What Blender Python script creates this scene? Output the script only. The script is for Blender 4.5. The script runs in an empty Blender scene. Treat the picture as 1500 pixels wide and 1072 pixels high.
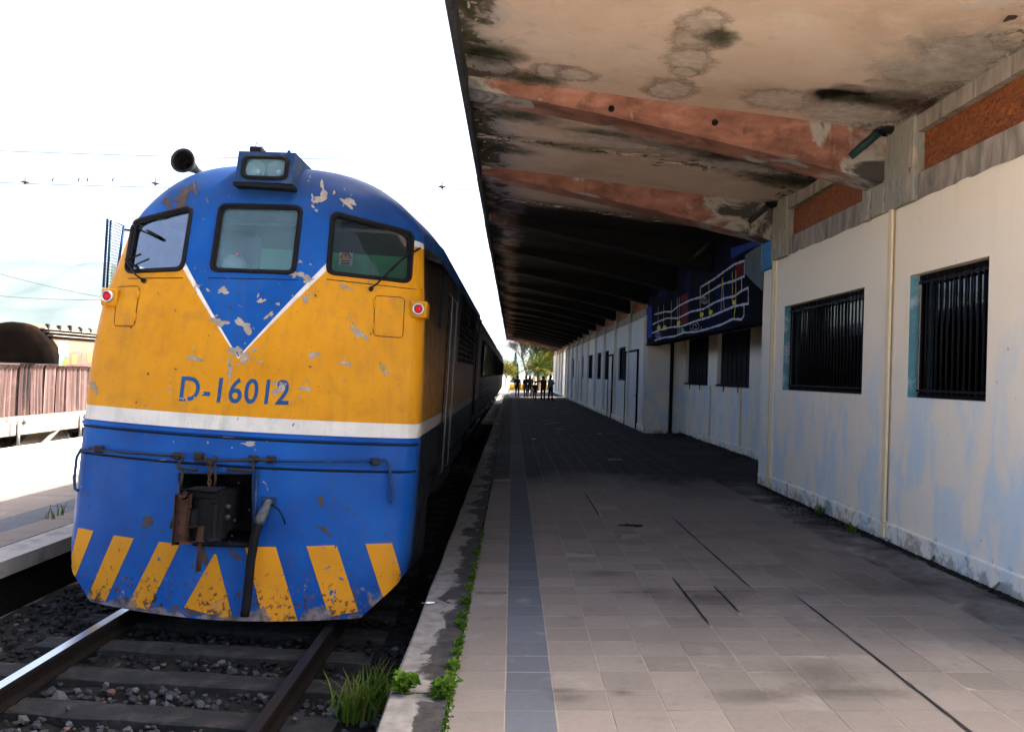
import bpy, bmesh, math, random
from mathutils import Vector, Matrix
from mathutils.geometry import tessellate_polygon
random.seed(7)
rad = math.radians
SC = bpy.context.scene
COL = SC.collection

# ------------------------------------------------------------------ camera
F, IW, IH = 1250.0, 1500.0, 1072.0
RHO = rad(1.8)
cR, sR = math.cos(RHO), math.sin(RHO)
r0 = Vector((cR, 0, sR)); u0 = Vector((-sR, 0, cR)); y0 = Vector((0, 1, 0))
CAM = Vector((0, 0, 1.8))
fwd = (y0 + u0 * (12 / F) - r0 * (1 / F)).normalized()
right = fwd.cross(u0).normalized(); up = right.cross(fwd)
cd = bpy.data.cameras.new('camera'); cam = bpy.data.objects.new('camera', cd); COL.objects.link(cam)
m = Matrix.Identity(4)
for i in range(3):
    m[i][0] = right[i]; m[i][1] = up[i]; m[i][2] = -fwd[i]; m[i][3] = CAM[i]
cam.matrix_world = m
cd.sensor_width = 36; cd.lens = F / IW * 36; cd.clip_start = 0.05; cd.clip_end = 20000
SC.camera = cam

# ------------------------------------------------------------------ sky, sun, exposure
SUN_AZ, SUN_EL = rad(14), rad(47.5)          # azimuth from +X towards +Y
sunvec = Vector((math.cos(SUN_EL) * math.cos(SUN_AZ), math.cos(SUN_EL) * math.sin(SUN_AZ), math.sin(SUN_EL)))
wd = bpy.data.worlds.new('World'); SC.world = wd; wd.use_nodes = True
nt = wd.node_tree; nt.nodes.clear()
sky = nt.nodes.new('ShaderNodeTexSky'); sky.sky_type = 'NISHITA'; sky.sun_disc = False
sky.sun_elevation = SUN_EL; sky.sun_rotation = rad(90) - SUN_AZ
sky.air_density = 0.5; sky.dust_density = 7.0; sky.ozone_density = 0.4
bg = nt.nodes.new('ShaderNodeBackground'); bg.inputs[1].default_value = 0.15
wo = nt.nodes.new('ShaderNodeOutputWorld')
nt.links.new(sky.outputs[0], bg.inputs[0]); nt.links.new(bg.outputs[0], wo.inputs[0])
sl = bpy.data.lights.new('sun', 'SUN'); sl.energy = 5.0; sl.angle = rad(0.53); sl.color = (1.0, 0.95, 0.87)
so = bpy.data.objects.new('sun', sl); COL.objects.link(so)
so.rotation_euler = sunvec.to_track_quat('Z', 'Y').to_euler(); so.location = (20, 5, 30)
vs = SC.view_settings
vs.view_transform = 'Standard'; vs.look = 'None'; vs.gamma = 1.0; vs.use_curve_mapping = False
vs.exposure = 2.7
SC.cycles.max_bounces = 6; SC.cycles.diffuse_bounces = 3; SC.cycles.glossy_bounces = 3
SC.cycles.transparent_max_bounces = 8; SC.cycles.use_denoising = True

# ------------------------------------------------------------------ photo pixel -> direction helpers
def ray(px, py):
    d = fwd + right * ((px - 750) / F) + up * ((536 - py) / F)
    return d / d.y
def at_y(px, py, Y): return CAM + ray(px, py) * Y
def at_x(px, py, X):
    d = ray(px, py); return CAM + d * (X / d.x)
def at_z(px, py, Z):
    d = ray(px, py); return CAM + d * ((Z - 1.8) / d.z)
FL0 = CAM - 1.8 * u0                        # platform frame: x across, y along, z up from the paving
FLM = Matrix(((r0.x, 0, u0.x, FL0.x), (0, 1, 0, 0), (r0.z, 0, u0.z, FL0.z), (0, 0, 0, 1)))
def fl(x, y, z=0.0): return FLM @ Vector((x, y, z))
def at_floor(px, py):                       # platform-frame coordinates of a pixel on the paving
    d = ray(px, py); t = (FL0 - CAM).dot(u0) / d.dot(u0)
    return FLM.inverted() @ (CAM + d * t)

# ------------------------------------------------------------------ mesh builder
class MB:
    def __init__(s): s.v = []; s.f = []; s.m = []; s.sm = []
    def face(s, pts, mi=0, sm=False):
        n = len(s.v); s.v.extend([tuple(p) for p in pts]); s.f.append(tuple(range(n, n + len(pts)))); s.m.append(mi); s.sm.append(sm)
    def hexa(s, p, mi=0):                   # p: 4 bottom ccw, 4 top ccw
        n = len(s.v); s.v.extend([tuple(q) for q in p])
        for q in ((3, 2, 1, 0), (4, 5, 6, 7), (0, 1, 5, 4), (1, 2, 6, 5), (2, 3, 7, 6), (3, 0, 4, 7)):
            s.f.append(tuple(n + k for k in q)); s.m.append(mi); s.sm.append(False)
        return s
    def box(s, x0, x1, y0_, y1, z0, z1, mi=0):
        return s.hexa([(x0, y0_, z0), (x1, y0_, z0), (x1, y1, z0), (x0, y1, z0), (x0, y0_, z1), (x1, y0_, z1), (x1, y1, z1), (x0, y1, z1)], mi)
    def obox(s, c, ax, ay, az, mi=0):       # centre and half-axis vectors
        c, ax, ay, az = Vector(c), Vector(ax), Vector(ay), Vector(az)
        return s.hexa([c - ax - ay - az, c + ax - ay - az, c + ax + ay - az, c - ax + ay - az, c - ax - ay + az, c + ax - ay + az, c + ax + ay + az, c - ax + ay + az], mi)
    def bar(s, a, b, w, h, upv=(0, 0, 1), mi=0):
        a, b = Vector(a), Vector(b); d = (b - a) * .5; t = d.normalized(); u = Vector(upv)
        sd = t.cross(u)
        if sd.length < 1e-4: sd = t.cross(Vector((1, 0, 0)))
        sd.normalize(); uu = sd.cross(t)
        return s.obox((a + b) * .5, sd * (w / 2), d, uu * (h / 2), mi)
    def tube(s, pts, r, n=8, closed=False, mi=0, cap=True):
        pts = [Vector(p) for p in pts]; N = len(pts); base = len(s.v)
        rr = r if isinstance(r, (list, tuple)) else [r] * N
        prev = None
        for i, p in enumerate(pts):
            if closed: t = pts[(i + 1) % N] - pts[i - 1]
            else: t = pts[min(i + 1, N - 1)] - pts[max(i - 1, 0)]
            if t.length < 1e-9: t = Vector((0, 0, 1))
            t.normalize()
            if prev is None:
                a = t.cross(Vector((0, 0, 1)))
                if a.length < .1: a = t.cross(Vector((1, 0, 0)))
            else:
                a = prev - t * prev.dot(t)
                if a.length < 1e-6: a = t.cross(Vector((.3, .5, .8)))
            a.normalize(); b = t.cross(a); prev = a
            for k in range(n):
                an = 2 * math.pi * k / n
                s.v.append(tuple(p + (a * math.cos(an) + b * math.sin(an)) * rr[i]))
        for i in range(N if closed else N - 1):
            j = (i + 1) % N
            for k in range(n):
                k2 = (k + 1) % n
                s.f.append((base + i * n + k, base + i * n + k2, base + j * n + k2, base + j * n + k)); s.m.append(mi); s.sm.append(n > 5)
        if cap and not closed:
            s.f.append(tuple(base + k for k in reversed(range(n)))); s.m.append(mi); s.sm.append(False)
            s.f.append(tuple(base + (N - 1) * n + k for k in range(n))); s.m.append(mi); s.sm.append(False)
        return s
    def lathe(s, prof, o, axis, n=20, mi=0, sm=True):   # prof: (radius, along)
        o = Vector(o); t = Vector(axis).normalized()
        a = t.cross(Vector((0, 0, 1)))
        if a.length < .1: a = t.cross(Vector((1, 0, 0)))
        a.normalize(); b = t.cross(a); base = len(s.v)
        for r, h in prof:
            for k in range(n):
                an = 2 * math.pi * k / n
                s.v.append(tuple(o + t * h + (a * math.cos(an) + b * math.sin(an)) * max(r, 1e-4)))
        for i in range(len(prof) - 1):
            for k in range(n):
                k2 = (k + 1) % n
                s.f.append((base + i * n + k, base + i * n + k2, base + (i + 1) * n + k2, base + (i + 1) * n + k)); s.m.append(mi); s.sm.append(sm)
        return s
    def grid(s, nx, ny, fn, mi=0, sm=True, skip=None):
        base = len(s.v)
        for j in range(ny + 1):
            for i in range(nx + 1): s.v.append(tuple(fn(i / nx, j / ny)))
        for j in range(ny):
            for i in range(nx):
                if skip and skip(i, j): continue
                a = base + j * (nx + 1) + i
                s.f.append((a, a + 1, a + nx + 2, a + nx + 1)); s.m.append(mi); s.sm.append(sm)
        return s
    def extrude(s, poly, d, mi=0):          # polygon (3d pts) extruded by vector d
        poly = [Vector(p) for p in poly]; d = Vector(d); n = len(poly)
        tri = tessellate_polygon([poly]); base = len(s.v)
        s.v.extend([tuple(p) for p in poly]); s.v.extend([tuple(p + d) for p in poly])
        for t in tri:
            s.f.append(tuple(base + k for k in t)); s.m.append(mi); s.sm.append(False)
            s.f.append(tuple(base + n + k for k in reversed(t))); s.m.append(mi); s.sm.append(False)
        for k in range(n):
            k2 = (k + 1) % n
            s.f.append((base + k, base + k2, base + n + k2, base + n + k)); s.m.append(mi); s.sm.append(False)
        return s
    def build(s, name, mats, parent=None, fix=True, bevel=0.0, clean=False):
        me = bpy.data.meshes.new(name); me.from_pydata(s.v, [], s.f)
        if not isinstance(mats, (list, tuple)): mats = [mats]
        for q in mats: me.materials.append(q)
        me.polygons.foreach_set('material_index', s.m); me.polygons.foreach_set('use_smooth', s.sm)
        if clean or bevel or fix:
            bm = bmesh.new(); bm.from_mesh(me)
            if clean: bmesh.ops.remove_doubles(bm, verts=bm.verts, dist=1e-5)
            if bevel:
                bmesh.ops.bevel(bm, geom=list(bm.edges), offset=bevel, segments=1, affect='EDGES', clamp_overlap=True)
            if fix: bmesh.ops.recalc_face_normals(bm, faces=bm.faces)
            bm.to_mesh(me); bm.free()
        o = bpy.data.objects.new(name, me); COL.objects.link(o)
        if parent is not None: o.parent = parent
        return o
def tag(o, label=None, cat=None, group=None, kind=None):
    if label: o['label'] = label
    if cat: o['category'] = cat
    if group: o['group'] = group
    if kind: o['kind'] = kind
    return o
def empty(name, loc=(0, 0, 0), label=None, cat=None, group=None, kind=None, mat=None):
    o = bpy.data.objects.new(name, None); COL.objects.link(o); o.empty_display_size = .2
    if mat is not None: o.matrix_world = mat
    else: o.location = loc
    return tag(o, label, cat, group, kind)
def copy_obj(o, parent=None, loc=None):
    c = o.copy(); COL.objects.link(c)
    if parent is not None: c.parent = parent
    if loc is not None: c.location = loc
    return c
def copy_tree(o, parent=None):
    c = o.copy(); COL.objects.link(c); c.parent = parent
    for ch in list(o.children): copy_tree(ch, c)
    return c

# ------------------------------------------------------------------ materials
class G:
    def __init__(s, name):
        s.mat = bpy.data.materials.new(name); s.mat.use_nodes = True; s.nt = s.mat.node_tree
        s.nt.nodes.clear(); s.out = s.nt.nodes.new('ShaderNodeOutputMaterial')
        s.tc = s.nt.nodes.new('ShaderNodeTexCoord')
    def _set(s, sock, v):
        if hasattr(v, 'is_output'): s.nt.links.new(v, sock)
        elif v is not None:
            try: sock.default_value = v
            except Exception:
                sock.default_value = (*v, 1.0) if hasattr(v, '__len__') else (v, v, v)
    def n(s, t, ins=None, **pr):
        nd = s.nt.nodes.new('ShaderNode' + t)
        for k, v in pr.items(): setattr(nd, k, v)
        for k, v in (ins or {}).items(): s._set(nd.inputs[k], v)
        return nd
    def math(s, op, a, b=0.0, c=None, clamp=False):
        nd = s.n('Math', {0: a, 1: b}, operation=op, use_clamp=clamp)
        if c is not None: s._set(nd.inputs[2], c)
        return nd.outputs[0]
    def noise(s, scale, detail=3, rough=.55, vec=None, out=0, dist=0.0):
        nd = s.n('TexNoise', {'Vector': vec if vec is not None else s.tc.outputs['Object'], 'Scale': scale, 'Detail': detail, 'Roughness': rough, 'Distortion': dist})
        return nd.outputs[out]
    def ramp(s, fac, stops, interp='LINEAR'):
        nd = s.n('ValToRGB', {'Fac': fac}); cr = nd.color_ramp; cr.interpolation = interp
        while len(cr.elements) < len(stops): cr.elements.new(.5)
        for e, (p, c) in zip(cr.elements, stops):
            e.position = p; e.color = (*c, 1) if hasattr(c, '__len__') else (c, c, c, 1)
        return nd.outputs['Color']
    def mapr(s, v, a, b, c=0., d=1.):
        return s.n('MapRange', {0: v, 1: a, 2: b, 3: c, 4: d}).outputs[0]
    def mix(s, fac, a, b, mode='MIX'):
        nd = s.n('Mix', data_type='RGBA', blend_type=mode)
        s._set(nd.inputs[0], fac)
        for k, v in ((6, a), (7, b)):
            s._set(nd.inputs[k], (*v, 1.0) if isinstance(v, (tuple, list)) and len(v) == 3 else v)
        return nd.outputs[2]
    def scalev(s, x, y, z, vec=None):
        return s.n('Mapping', {'Vector': vec if vec is not None else s.tc.outputs['Object'], 'Scale': (x, y, z)}).outputs[0]
    def xyz(s, vec=None):
        nd = s.n('SeparateXYZ', {0: vec if vec is not None else s.tc.outputs['Object']}); return nd.outputs
    def bump(s, h, strength=.3, dist=.01, nrm=None):
        nd = s.n('Bump', {'Height': h, 'Strength': strength, 'Distance': dist})
        if nrm is not None: s._set(nd.inputs['Normal'], nrm)
        return nd.outputs[0]
    def done(s, col, rough=.7, metal=0., normal=None, spec=.5, extra=None):
        b = s.n('BsdfPrincipled')
        s._set(b.inputs['Base Color'], (*col, 1) if isinstance(col, tuple) and len(col) == 3 else col)
        s._set(b.inputs['Roughness'], rough); s._set(b.inputs['Metallic'], metal); s._set(b.inputs['Specular IOR Level'], spec)
        if normal is not None: s._set(b.inputs['Normal'], normal)
        for k, v in (extra or {}).items(): s._set(b.inputs[k], v)
        s.nt.links.new(b.outputs[0], s.out.inputs[0]); return s.mat
def basic(name, col, rough=.75, var=.25, scale=4., bump=.25, bscale=60., bd=.004, metal=0., dirt=None, dirtamt=.4, rnd=0.0, spec=.15):
    g = G(name)
    a = g.noise(scale, 4); b = g.noise(scale * 7, 3)
    f = g.math('ADD', g.math('MULTIPLY', a, .65), g.math('MULTIPLY', b, .35))
    c = g.ramp(f, [(.25, tuple(x * (1 - var) for x in col)), (.75, tuple(min(1, x * (1 + var)) for x in col))])
    if dirt:
        k = g.ramp(g.noise(scale * 1.7, 6, .65), [(.5, 0.), (.66, 1.)])
        c = g.mix(g.math('MULTIPLY', k, dirtamt), c, dirt)
    if rnd:
        oi = g.n('ObjectInfo').outputs['Random']
        c = g.mix(1.0, c, g.ramp(oi, [(0, 1 - rnd), (1, 1 + rnd)]), 'MULTIPLY')
    nrm = g.bump(g.noise(bscale, 4, .6), bump, bd) if bump else None
    return g.done(c, rough, metal, nrm, spec)
M = {}
M['black'] = basic('black_iron', (.007, .007, .008), .6, .4, 6, .3, 50, spec=.06)
M['rubber'] = basic('rubber', (.006, .006, .007), .65, .3, 8, .15, 90, spec=.08)
M['rust'] = basic('rusty_iron', (.055, .025, .013), .85, .5, 9, .6, 45, dirt=(.02, .018, .016), dirtamt=.8)
M['steel'] = basic('rail_steel', (.55, .56, .58), .28, .1, 3, .1, 30, metal=1.0)
M['railside'] = basic('rail_rust', (.007, .0055, .005), .95, .4, 12, .4, 60, spec=.05)
M['greasy'] = basic('greasy_metal', (.014, .013, .012), .5, .5, 9, .5, 35, dirt=(.04, .02, .01), dirtamt=.6, spec=.15)
M['alu'] = basic('grey_metal', (.42, .43, .44), .4, .2, 8, .1, 60, metal=.8)
M['sleeper'] = basic('sleeper_wood', (.011, .0115, .012), .9, .4, 3, .8, 18, .012, dirt=(.03, .028, .025), dirtamt=.7)
M['ballast'] = basic('ballast_stone', (.020, .021, .024), .9, .6, 3, .5, 40)
M['earth'] = basic('track_earth', (.006, .0055, .005), .95, .5, 2, .8, 20, .03)
M['concrete'] = basic('concrete', (.24, .22, .20), .9, .2, 1.5, .5, 30, dirt=(.06, .055, .05), dirtamt=.6)
M['green'] = basic('cab_green', (.07, .42, .26), .5, .15, 3, 0)
M['darkcab'] = basic('cab_dark', (.03, .035, .04), .6, .3, 5, 0)
M['white'] = basic('white_paint', (.60, .59, .56), .6, .08, 5, .1, 60)
M['red'] = basic('red_lens', (.45, .01, .02), .15, .1, 10, 0)
M['glassdark'] = G('dark_glass').done((.012, .015, .02), .08, 0, None, .8)
M['orange'] = basic('sign_orange', (.75, .28, .02), .6, .05, 5, 0)
M['darkopen'] = basic('dark_board', (.012, .012, .013), .9, .4, 4, .3, 30)
def glass(name, tint, refl=.12, rough=.03, haze=0.0, fm=.7):
    g = G(name)
    tr = g.n('BsdfTransparent', {0: (*tint, 1)}).outputs[0]
    gl = g.n('BsdfGlossy', {'Color': (.9, .93, 1, 1), 'Roughness': rough}).outputs[0]
    fr = g.n('Fresnel', {'IOR': 1.5}).outputs[0]
    fac = g.math('ADD', g.math('MULTIPLY', fr, fm), refl, clamp=True)
    mx = g.n('MixShader', {0: fac, 1: tr, 2: gl}).outputs[0]
    if haze:
        df = g.n('BsdfDiffuse', {'Color': (.22, .40, .48, 1)}).outputs[0]
        h = g.mapr(g.noise(2.5, 4, .6), .3, .75, haze * .6, haze * 1.4)
        mx = g.n('MixShader', {0: h, 1: mx, 2: df}).outputs[0]
    g.nt.links.new(mx, g.out.inputs[0]); return g.mat
M['cabglass'] = glass('cab_glass', (.86, .95, .95), .0, .04, .02, .26)
M['cabglass_mid'] = glass('windscreen_glass', (.72, .90, .94), .0, .05, .22, .4)
M['winglass'] = glass('window_glass', (.12, .15, .17), .03, .02, 0, .6)
# ------------------------------------------------------------------ surface materials
def wpos(g): return g.n('NewGeometry').outputs['Position']
def tile_mat(name, col, var, far_dark=0.0):
    g = G(name); p = wpos(g)
    a = g.noise(1.1, 5, .6, p); b = g.noise(26, 4, .6, p); c2 = g.noise(5, 5, .65, p)
    oi = g.n('ObjectInfo').outputs['Random']
    c = g.ramp(g.math('ADD', g.math('MULTIPLY', a, .6), g.math('MULTIPLY', b, .4)), [(.3, tuple(x * .8 for x in col)), (.72, tuple(x * 1.12 for x in col))])
    c = g.mix(1.0, c, g.ramp(oi, [(0, 1 - var), (1, 1 + var)]), 'MULTIPLY')
    c = g.mix(g.math('MULTIPLY', g.ramp(c2, [(.58, 0.), (.72, 1.)]), .4), c, (.05, .044, .04))
    c = g.mix(g.math('MULTIPLY', g.ramp(g.noise(2.3, 5, .6, p, dist=.6), [(.60, 0.), (.70, 1.)]), .28), c, (.22, .20, .18))
    sp = g.ramp(g.noise(55, 2, .5, p), [(.70, 0.), (.74, 1.)])
    c = g.mix(g.math('MULTIPLY', sp, .6), c, (.07, .06, .06))
    if far_dark:                                   # darker paving further along the platform
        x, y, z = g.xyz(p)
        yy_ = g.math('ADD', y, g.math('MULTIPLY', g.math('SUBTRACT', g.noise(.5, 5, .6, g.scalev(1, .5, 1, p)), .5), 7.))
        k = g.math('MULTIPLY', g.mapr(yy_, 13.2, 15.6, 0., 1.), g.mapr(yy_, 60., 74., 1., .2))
        c = g.mix(g.math('MULTIPLY', k, far_dark), c, g.ramp(g.noise(3, 4, .6, p), [(.3, (.005, .005, .0055)), (.75, (.018, .0175, .018))]))
    nrm = g.bump(g.noise(90, 4, .6, p), .25, .003)
    return g.done(c, g.mapr(a, .3, .7, .78, .92), 0, nrm, .22)
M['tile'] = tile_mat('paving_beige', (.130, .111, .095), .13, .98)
M['tile_grey'] = tile_mat('paving_blue_grey', (.062, .068, .078), .10, .35)
M['grout'] = basic('sandy_joint', (.19, .16, .13), .95, .3, 6, .3, 60)
M['crackdirt'] = basic('crack_earth', (.012, .011, .01), .98, .3, 9, .4, 50)
def curb_mat():
    g = G('edge_concrete'); x, y, z = g.xyz()
    n = g.noise(2.2, 5, .6, g.scalev(1.6, 1, 1), dist=.5)
    st = g.math('ADD', n, g.mapr(x, -.70, -.34, -.20, .22))
    k = g.ramp(st, [(.50, 0.), (.55, 1.)])
    base = g.ramp(g.noise(9, 5), [(.3, (.09, .082, .072)), (.7, (.18, .165, .148))])
    c = g.mix(k, base, g.ramp(g.noise(14, 4), [(.3, (.010, .009, .008)), (.75, (.04, .036, .032))]))
    return g.done(c, .9, 0, g.bump(g.noise(40, 5), .5, .006), .3)
M['curb'] = curb_mat()
def apron_mat():
    g = G('apron_concrete'); p = wpos(g)
    a = g.noise(1.6, 5, .6, p, dist=.4)
    c = g.ramp(a, [(.36, (.022, .020, .019)), (.46, (.075, .068, .061)), (.56, (.115, .104, .096)), (.66, (.19, .176, .168))])
    c = g.mix(g.math('MULTIPLY', g.ramp(g.noise(12, 5, .6, p), [(.55, 0.), (.7, 1.)]), .5), c, (.07, .06, .06))
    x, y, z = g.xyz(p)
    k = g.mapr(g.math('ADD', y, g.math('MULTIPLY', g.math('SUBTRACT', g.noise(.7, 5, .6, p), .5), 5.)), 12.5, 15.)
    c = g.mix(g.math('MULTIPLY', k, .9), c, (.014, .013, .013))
    return g.done(c, .92, 0, g.bump(g.noise(30, 5, .6, p), .5, .008), .15)
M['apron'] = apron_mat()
def wall_mat(name, top, low, split):
    g = G(name); p = wpos(g); x, y, z = g.xyz(p)
    v = g.noise(1.0, 5, .6, g.scalev(1, 2.6, 1.0, p), dist=.5); v2 = g.noise(1.6, 5, .62, g.scalev(1, 1.4, .8, p), dist=.6)
    low_ = g.ramp(v, [(.34, low), (.46, tuple(a * .75 + b * .25 for a, b in zip(low, top))), (.52, tuple(a * .35 + b * .65 for a, b in zip(low, top))), (.66, tuple(a * .15 + b * .85 for a, b in zip(low, top)))])
    f = g.math('ADD', z, g.math('MULTIPLY', g.math('SUBTRACT', v2, .5), 1.6))
    k = g.mapr(f, split - .45, split + .75)
    c = g.mix(k, low_, top)
    c = g.mix(g.math('MULTIPLY', g.ramp(g.noise(2, 5, .6, g.scalev(5, 5, .35, p)), [(.55, 0.), (.75, 1.)]), .10), c, (.36, .32, .26))
    pt = g.ramp(g.noise(.9, 6, .65, g.scalev(1, 1, 1.3, p), dist=.4), [(.50, 0.), (.54, 1.)])
    c = g.mix(g.math('MULTIPLY', pt, .16), c, (.80, .74, .62))
    sp = g.ramp(g.noise(11, 3, .5, p, dist=.4), [(.725, 0.), (.74, 1.)])
    c = g.mix(g.math('MULTIPLY', sp, .5), c, (.16, .15, .14))
    scr = g.ramp(g.noise(3.2, 6, .7, g.scalev(1, .6, 3.5, p), dist=1.2), [(.70, 0.), (.73, 1.)])
    c = g.mix(g.math('MULTIPLY', scr, .35), c, (.24, .21, .18))
    spl = g.ramp(g.math('ADD', g.noise(6, 6, .68, p), g.mapr(z, .12, .55, .22, -.12)), [(.62, 0.), (.72, 1.)])
    c = g.mix(g.math('MULTIPLY', spl, .6), c, (.10, .095, .085))
    nrm = g.bump(g.noise(70, 4, .6, p), .25, .004, g.bump(g.noise(4, 3, .5, p), .25, .02))
    return g.done(c, .8, 0, nrm, .3)
M['wall'] = wall_mat('wall_limewash', (.80, .69, .52), (.50, .61, .66), 1.75)
M['wall_far'] = wall_mat('wall_limewash_grey', (.62, .59, .53), (.46, .51, .55), 2.0)
M['cream'] = basic('cream_conduit', (.66, .55, .35), .75, .12, 4, .2, 40)
M['teal'] = basic('teal_reveal', (.09, .24, .28), .75, .3, 3, .3, 40, dirt=(.45, .47, .5), dirtamt=.8)
M['timber'] = basic('window_timber', (.38, .26, .20), .7, .2, 8, .2, 60)
def lintel_mat():
    g = G('bare_plaster'); p = wpos(g)
    n = g.noise(2.2, 5, .6, g.scalev(2, 3, .8, p), dist=.8)
    c = g.ramp(n, [(.3, (.13, .12, .10)), (.5, (.25, .21, .17)), (.68, (.36, .31, .26))])
    return g.done(c, .9, 0, g.bump(g.noise(20, 5, .6, p), .5, .012), .3)
M['lintel'] = lintel_mat()
def column_mat():
    g = G('column_peeling'); p = wpos(g)
    n = g.noise(2.0, 5, .6, g.scalev(3, 3, .7, p), dist=.5)
    c = g.ramp(n, [(.3, (.17, .18, .16)), (.42, (.30, .27, .21)), (.52, (.22, .23, .20)), (.6, (.42, .33, .25)), (.72, (.38, .28, .25))])
    k = g.ramp(g.noise(6, 5, .6, g.scalev(2, 2, .6, p)), [(.62, 0.), (.68, 1.)])
    c = g.mix(g.math('MULTIPLY', k, .8), c, (.05, .035, .03))
    return g.done(c, .88, 0, g.bump(g.noise(18, 5, .6, p), .6, .015), .3)
M['column'] = column_mat()
def osb_mat():
    g = G('strand_board'); p = wpos(g)
    n = g.noise(10, 4, .65, g.scalev(1, 1.2, 2.4, p), dist=1.4)
    c = g.ramp(n, [(.3, (.07, .017, .006)), (.5, (.19, .05, .011)), (.7, (.30, .10, .02))])
    return g.done(c, .75, 0, g.bump(n, .4, .004), .35)
M['osb'] = osb_mat()
def ceiling_mat():
    g = G('canopy_soffit'); p = wpos(g); x, y, z = g.xyz(p)
    a = g.noise(.55, 5, .55, p, dist=.5)
    c = g.ramp(a, [(.32, (.40, .29, .21)), (.5, (.50, .38, .29)), (.68, (.58, .46, .36))])
    # old water rings
    r = g.noise(1.05, 3, .5, p, dist=.7)
    ring = g.ramp(r, [(.575, 0.), (.595, 1.), (.61, .75), (.64, 0.)])
    c = g.mix(g.math('MULTIPLY', ring, .0), c, (.16, .10, .07))
    pale = g.ramp(r, [(.625, 0.), (.65, 1.)])
    c = g.mix(g.math('MULTIPLY', g.ramp(g.noise(2.4, 7, .68, p), [(.5, 0.), (.68, 1.)]), .35), c, (.62, .54, .46))
    c = g.mix(g.math('MULTIPLY', g.ramp(g.noise(3.4, 7, .7, p, dist=.3), [(.56, 0.), (.70, 1.)]), .35), c, (.27, .20, .15))
    # damp along both long edges
    edge = g.math('ADD', g.mapr(x, -.62, .25, .34, 0.), g.mapr(x, 3.1, 4.1, 0., .26))
    d = g.math('ADD', g.noise(1.7, 6, .62, g.scalev(1.2, .8, 1, p), dist=.7), edge)
    c = g.mix(g.math('MULTIPLY', g.ramp(d, [(.64, 0.), (.70, 1.)]), .75), c, (.42, .37, .32))
    c = g.mix(g.math('MULTIPLY', g.ramp(d, [(.74, 0.), (.80, 1.)]), .85), c, (.09, .06, .04))
    moss = g.ramp(g.math('ADD', g.noise(3.1, 5, .6, p, dist=.5), edge), [(.78, 0.), (.84, 1.)])
    c = g.mix(g.math('MULTIPLY', moss, .8), c, (.06, .07, .03))
    # shade deep under the canopy painted in as blackened soffit, lit edge spared
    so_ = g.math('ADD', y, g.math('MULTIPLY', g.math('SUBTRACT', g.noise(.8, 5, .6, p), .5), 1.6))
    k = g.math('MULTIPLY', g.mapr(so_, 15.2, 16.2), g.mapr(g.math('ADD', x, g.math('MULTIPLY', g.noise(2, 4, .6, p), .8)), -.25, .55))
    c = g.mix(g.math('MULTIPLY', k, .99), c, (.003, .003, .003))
    nrm = g.bump(g.noise(45, 5, .6, p), .3, .006, g.bump(g.noise(3, 4, .5, p), .3, .02))
    return g.done(c, .9, 0, nrm, .1)
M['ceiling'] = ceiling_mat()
def beam_mat():
    g = G('beam_red_oxide'); p = wpos(g); x, y, z = g.xyz(p)
    a = g.noise(2.2, 5, .6, g.scalev(.7, 1, 1.8, p), dist=.4)
    c = g.ramp(a, [(.3, (.10, .045, .032)), (.5, (.22, .10, .07)), (.7, (.33, .165, .12))])
    edge = g.math('ADD', g.mapr(x, 2.3, 4.0, 0., .2), g.mapr(x, -.6, .3, .12, 0.))
    d = g.math('ADD', g.noise(1.5, 5, .6, p, dist=.8), edge)
    c = g.mix(g.math('MULTIPLY', g.ramp(d, [(.60, 0.), (.66, 1.)]), .8), c, (.30, .30, .27))
    c = g.mix(g.math('MULTIPLY', g.ramp(d, [(.70, 0.), (.77, 1.)]), .9), c, (.03, .028, .025))
    c = g.mix(g.math('MULTIPLY', g.ramp(g.noise(5, 5, .6, p), [(.52, 0.), (.68, 1.)]), .6), c, (.07, .035, .025))
    k = g.math('MULTIPLY', g.mapr(y, 15., 17.), g.mapr(g.math('ADD', x, g.math('MULTIPLY', g.noise(2, 4, .6, p), .8)), -.25, .45))  # canopy shade painted over the inner beams, lit track-side ends left brown
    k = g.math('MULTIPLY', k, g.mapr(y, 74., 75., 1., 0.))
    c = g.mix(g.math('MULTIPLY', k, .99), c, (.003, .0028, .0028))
    return g.done(c, .85, 0, g.bump(g.noise(25, 5, .6, p), .5, .01), .12)
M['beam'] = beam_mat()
M['fascia'] = basic('fascia_soot', (.03, .03, .032), .9, .5, 3, .6, 25, .015, dirt=(.01, .01, .01), dirtamt=.8)
M['roof'] = basic('roof_felt', (.10, .10, .10), .95, .3, 1, .4, 20)
M['blue'] = basic('blue_post_paint', (.03, .17, .36), .7, .3, 4, .3, 40)

# ------------------------------------------------------------------ ground
g = G('dry_ground'); p = wpos(g)
c = g.ramp(g.noise(.25, 6, .6, p), [(.3, (.16, .13, .10)), (.7, (.34, .29, .22))])
M['ground'] = g.done(c, .95, 0, g.bump(g.noise(4, 5, .6, p), .5, .05), .2)
mb = MB(); mb.grid(60, 60, lambda a, b: (-3000 + 6000 * a, -500 + 6500 * b, -.62), sm=False)
tag(mb.build('ground', M['ground'], fix=False), kind='structure')

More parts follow.
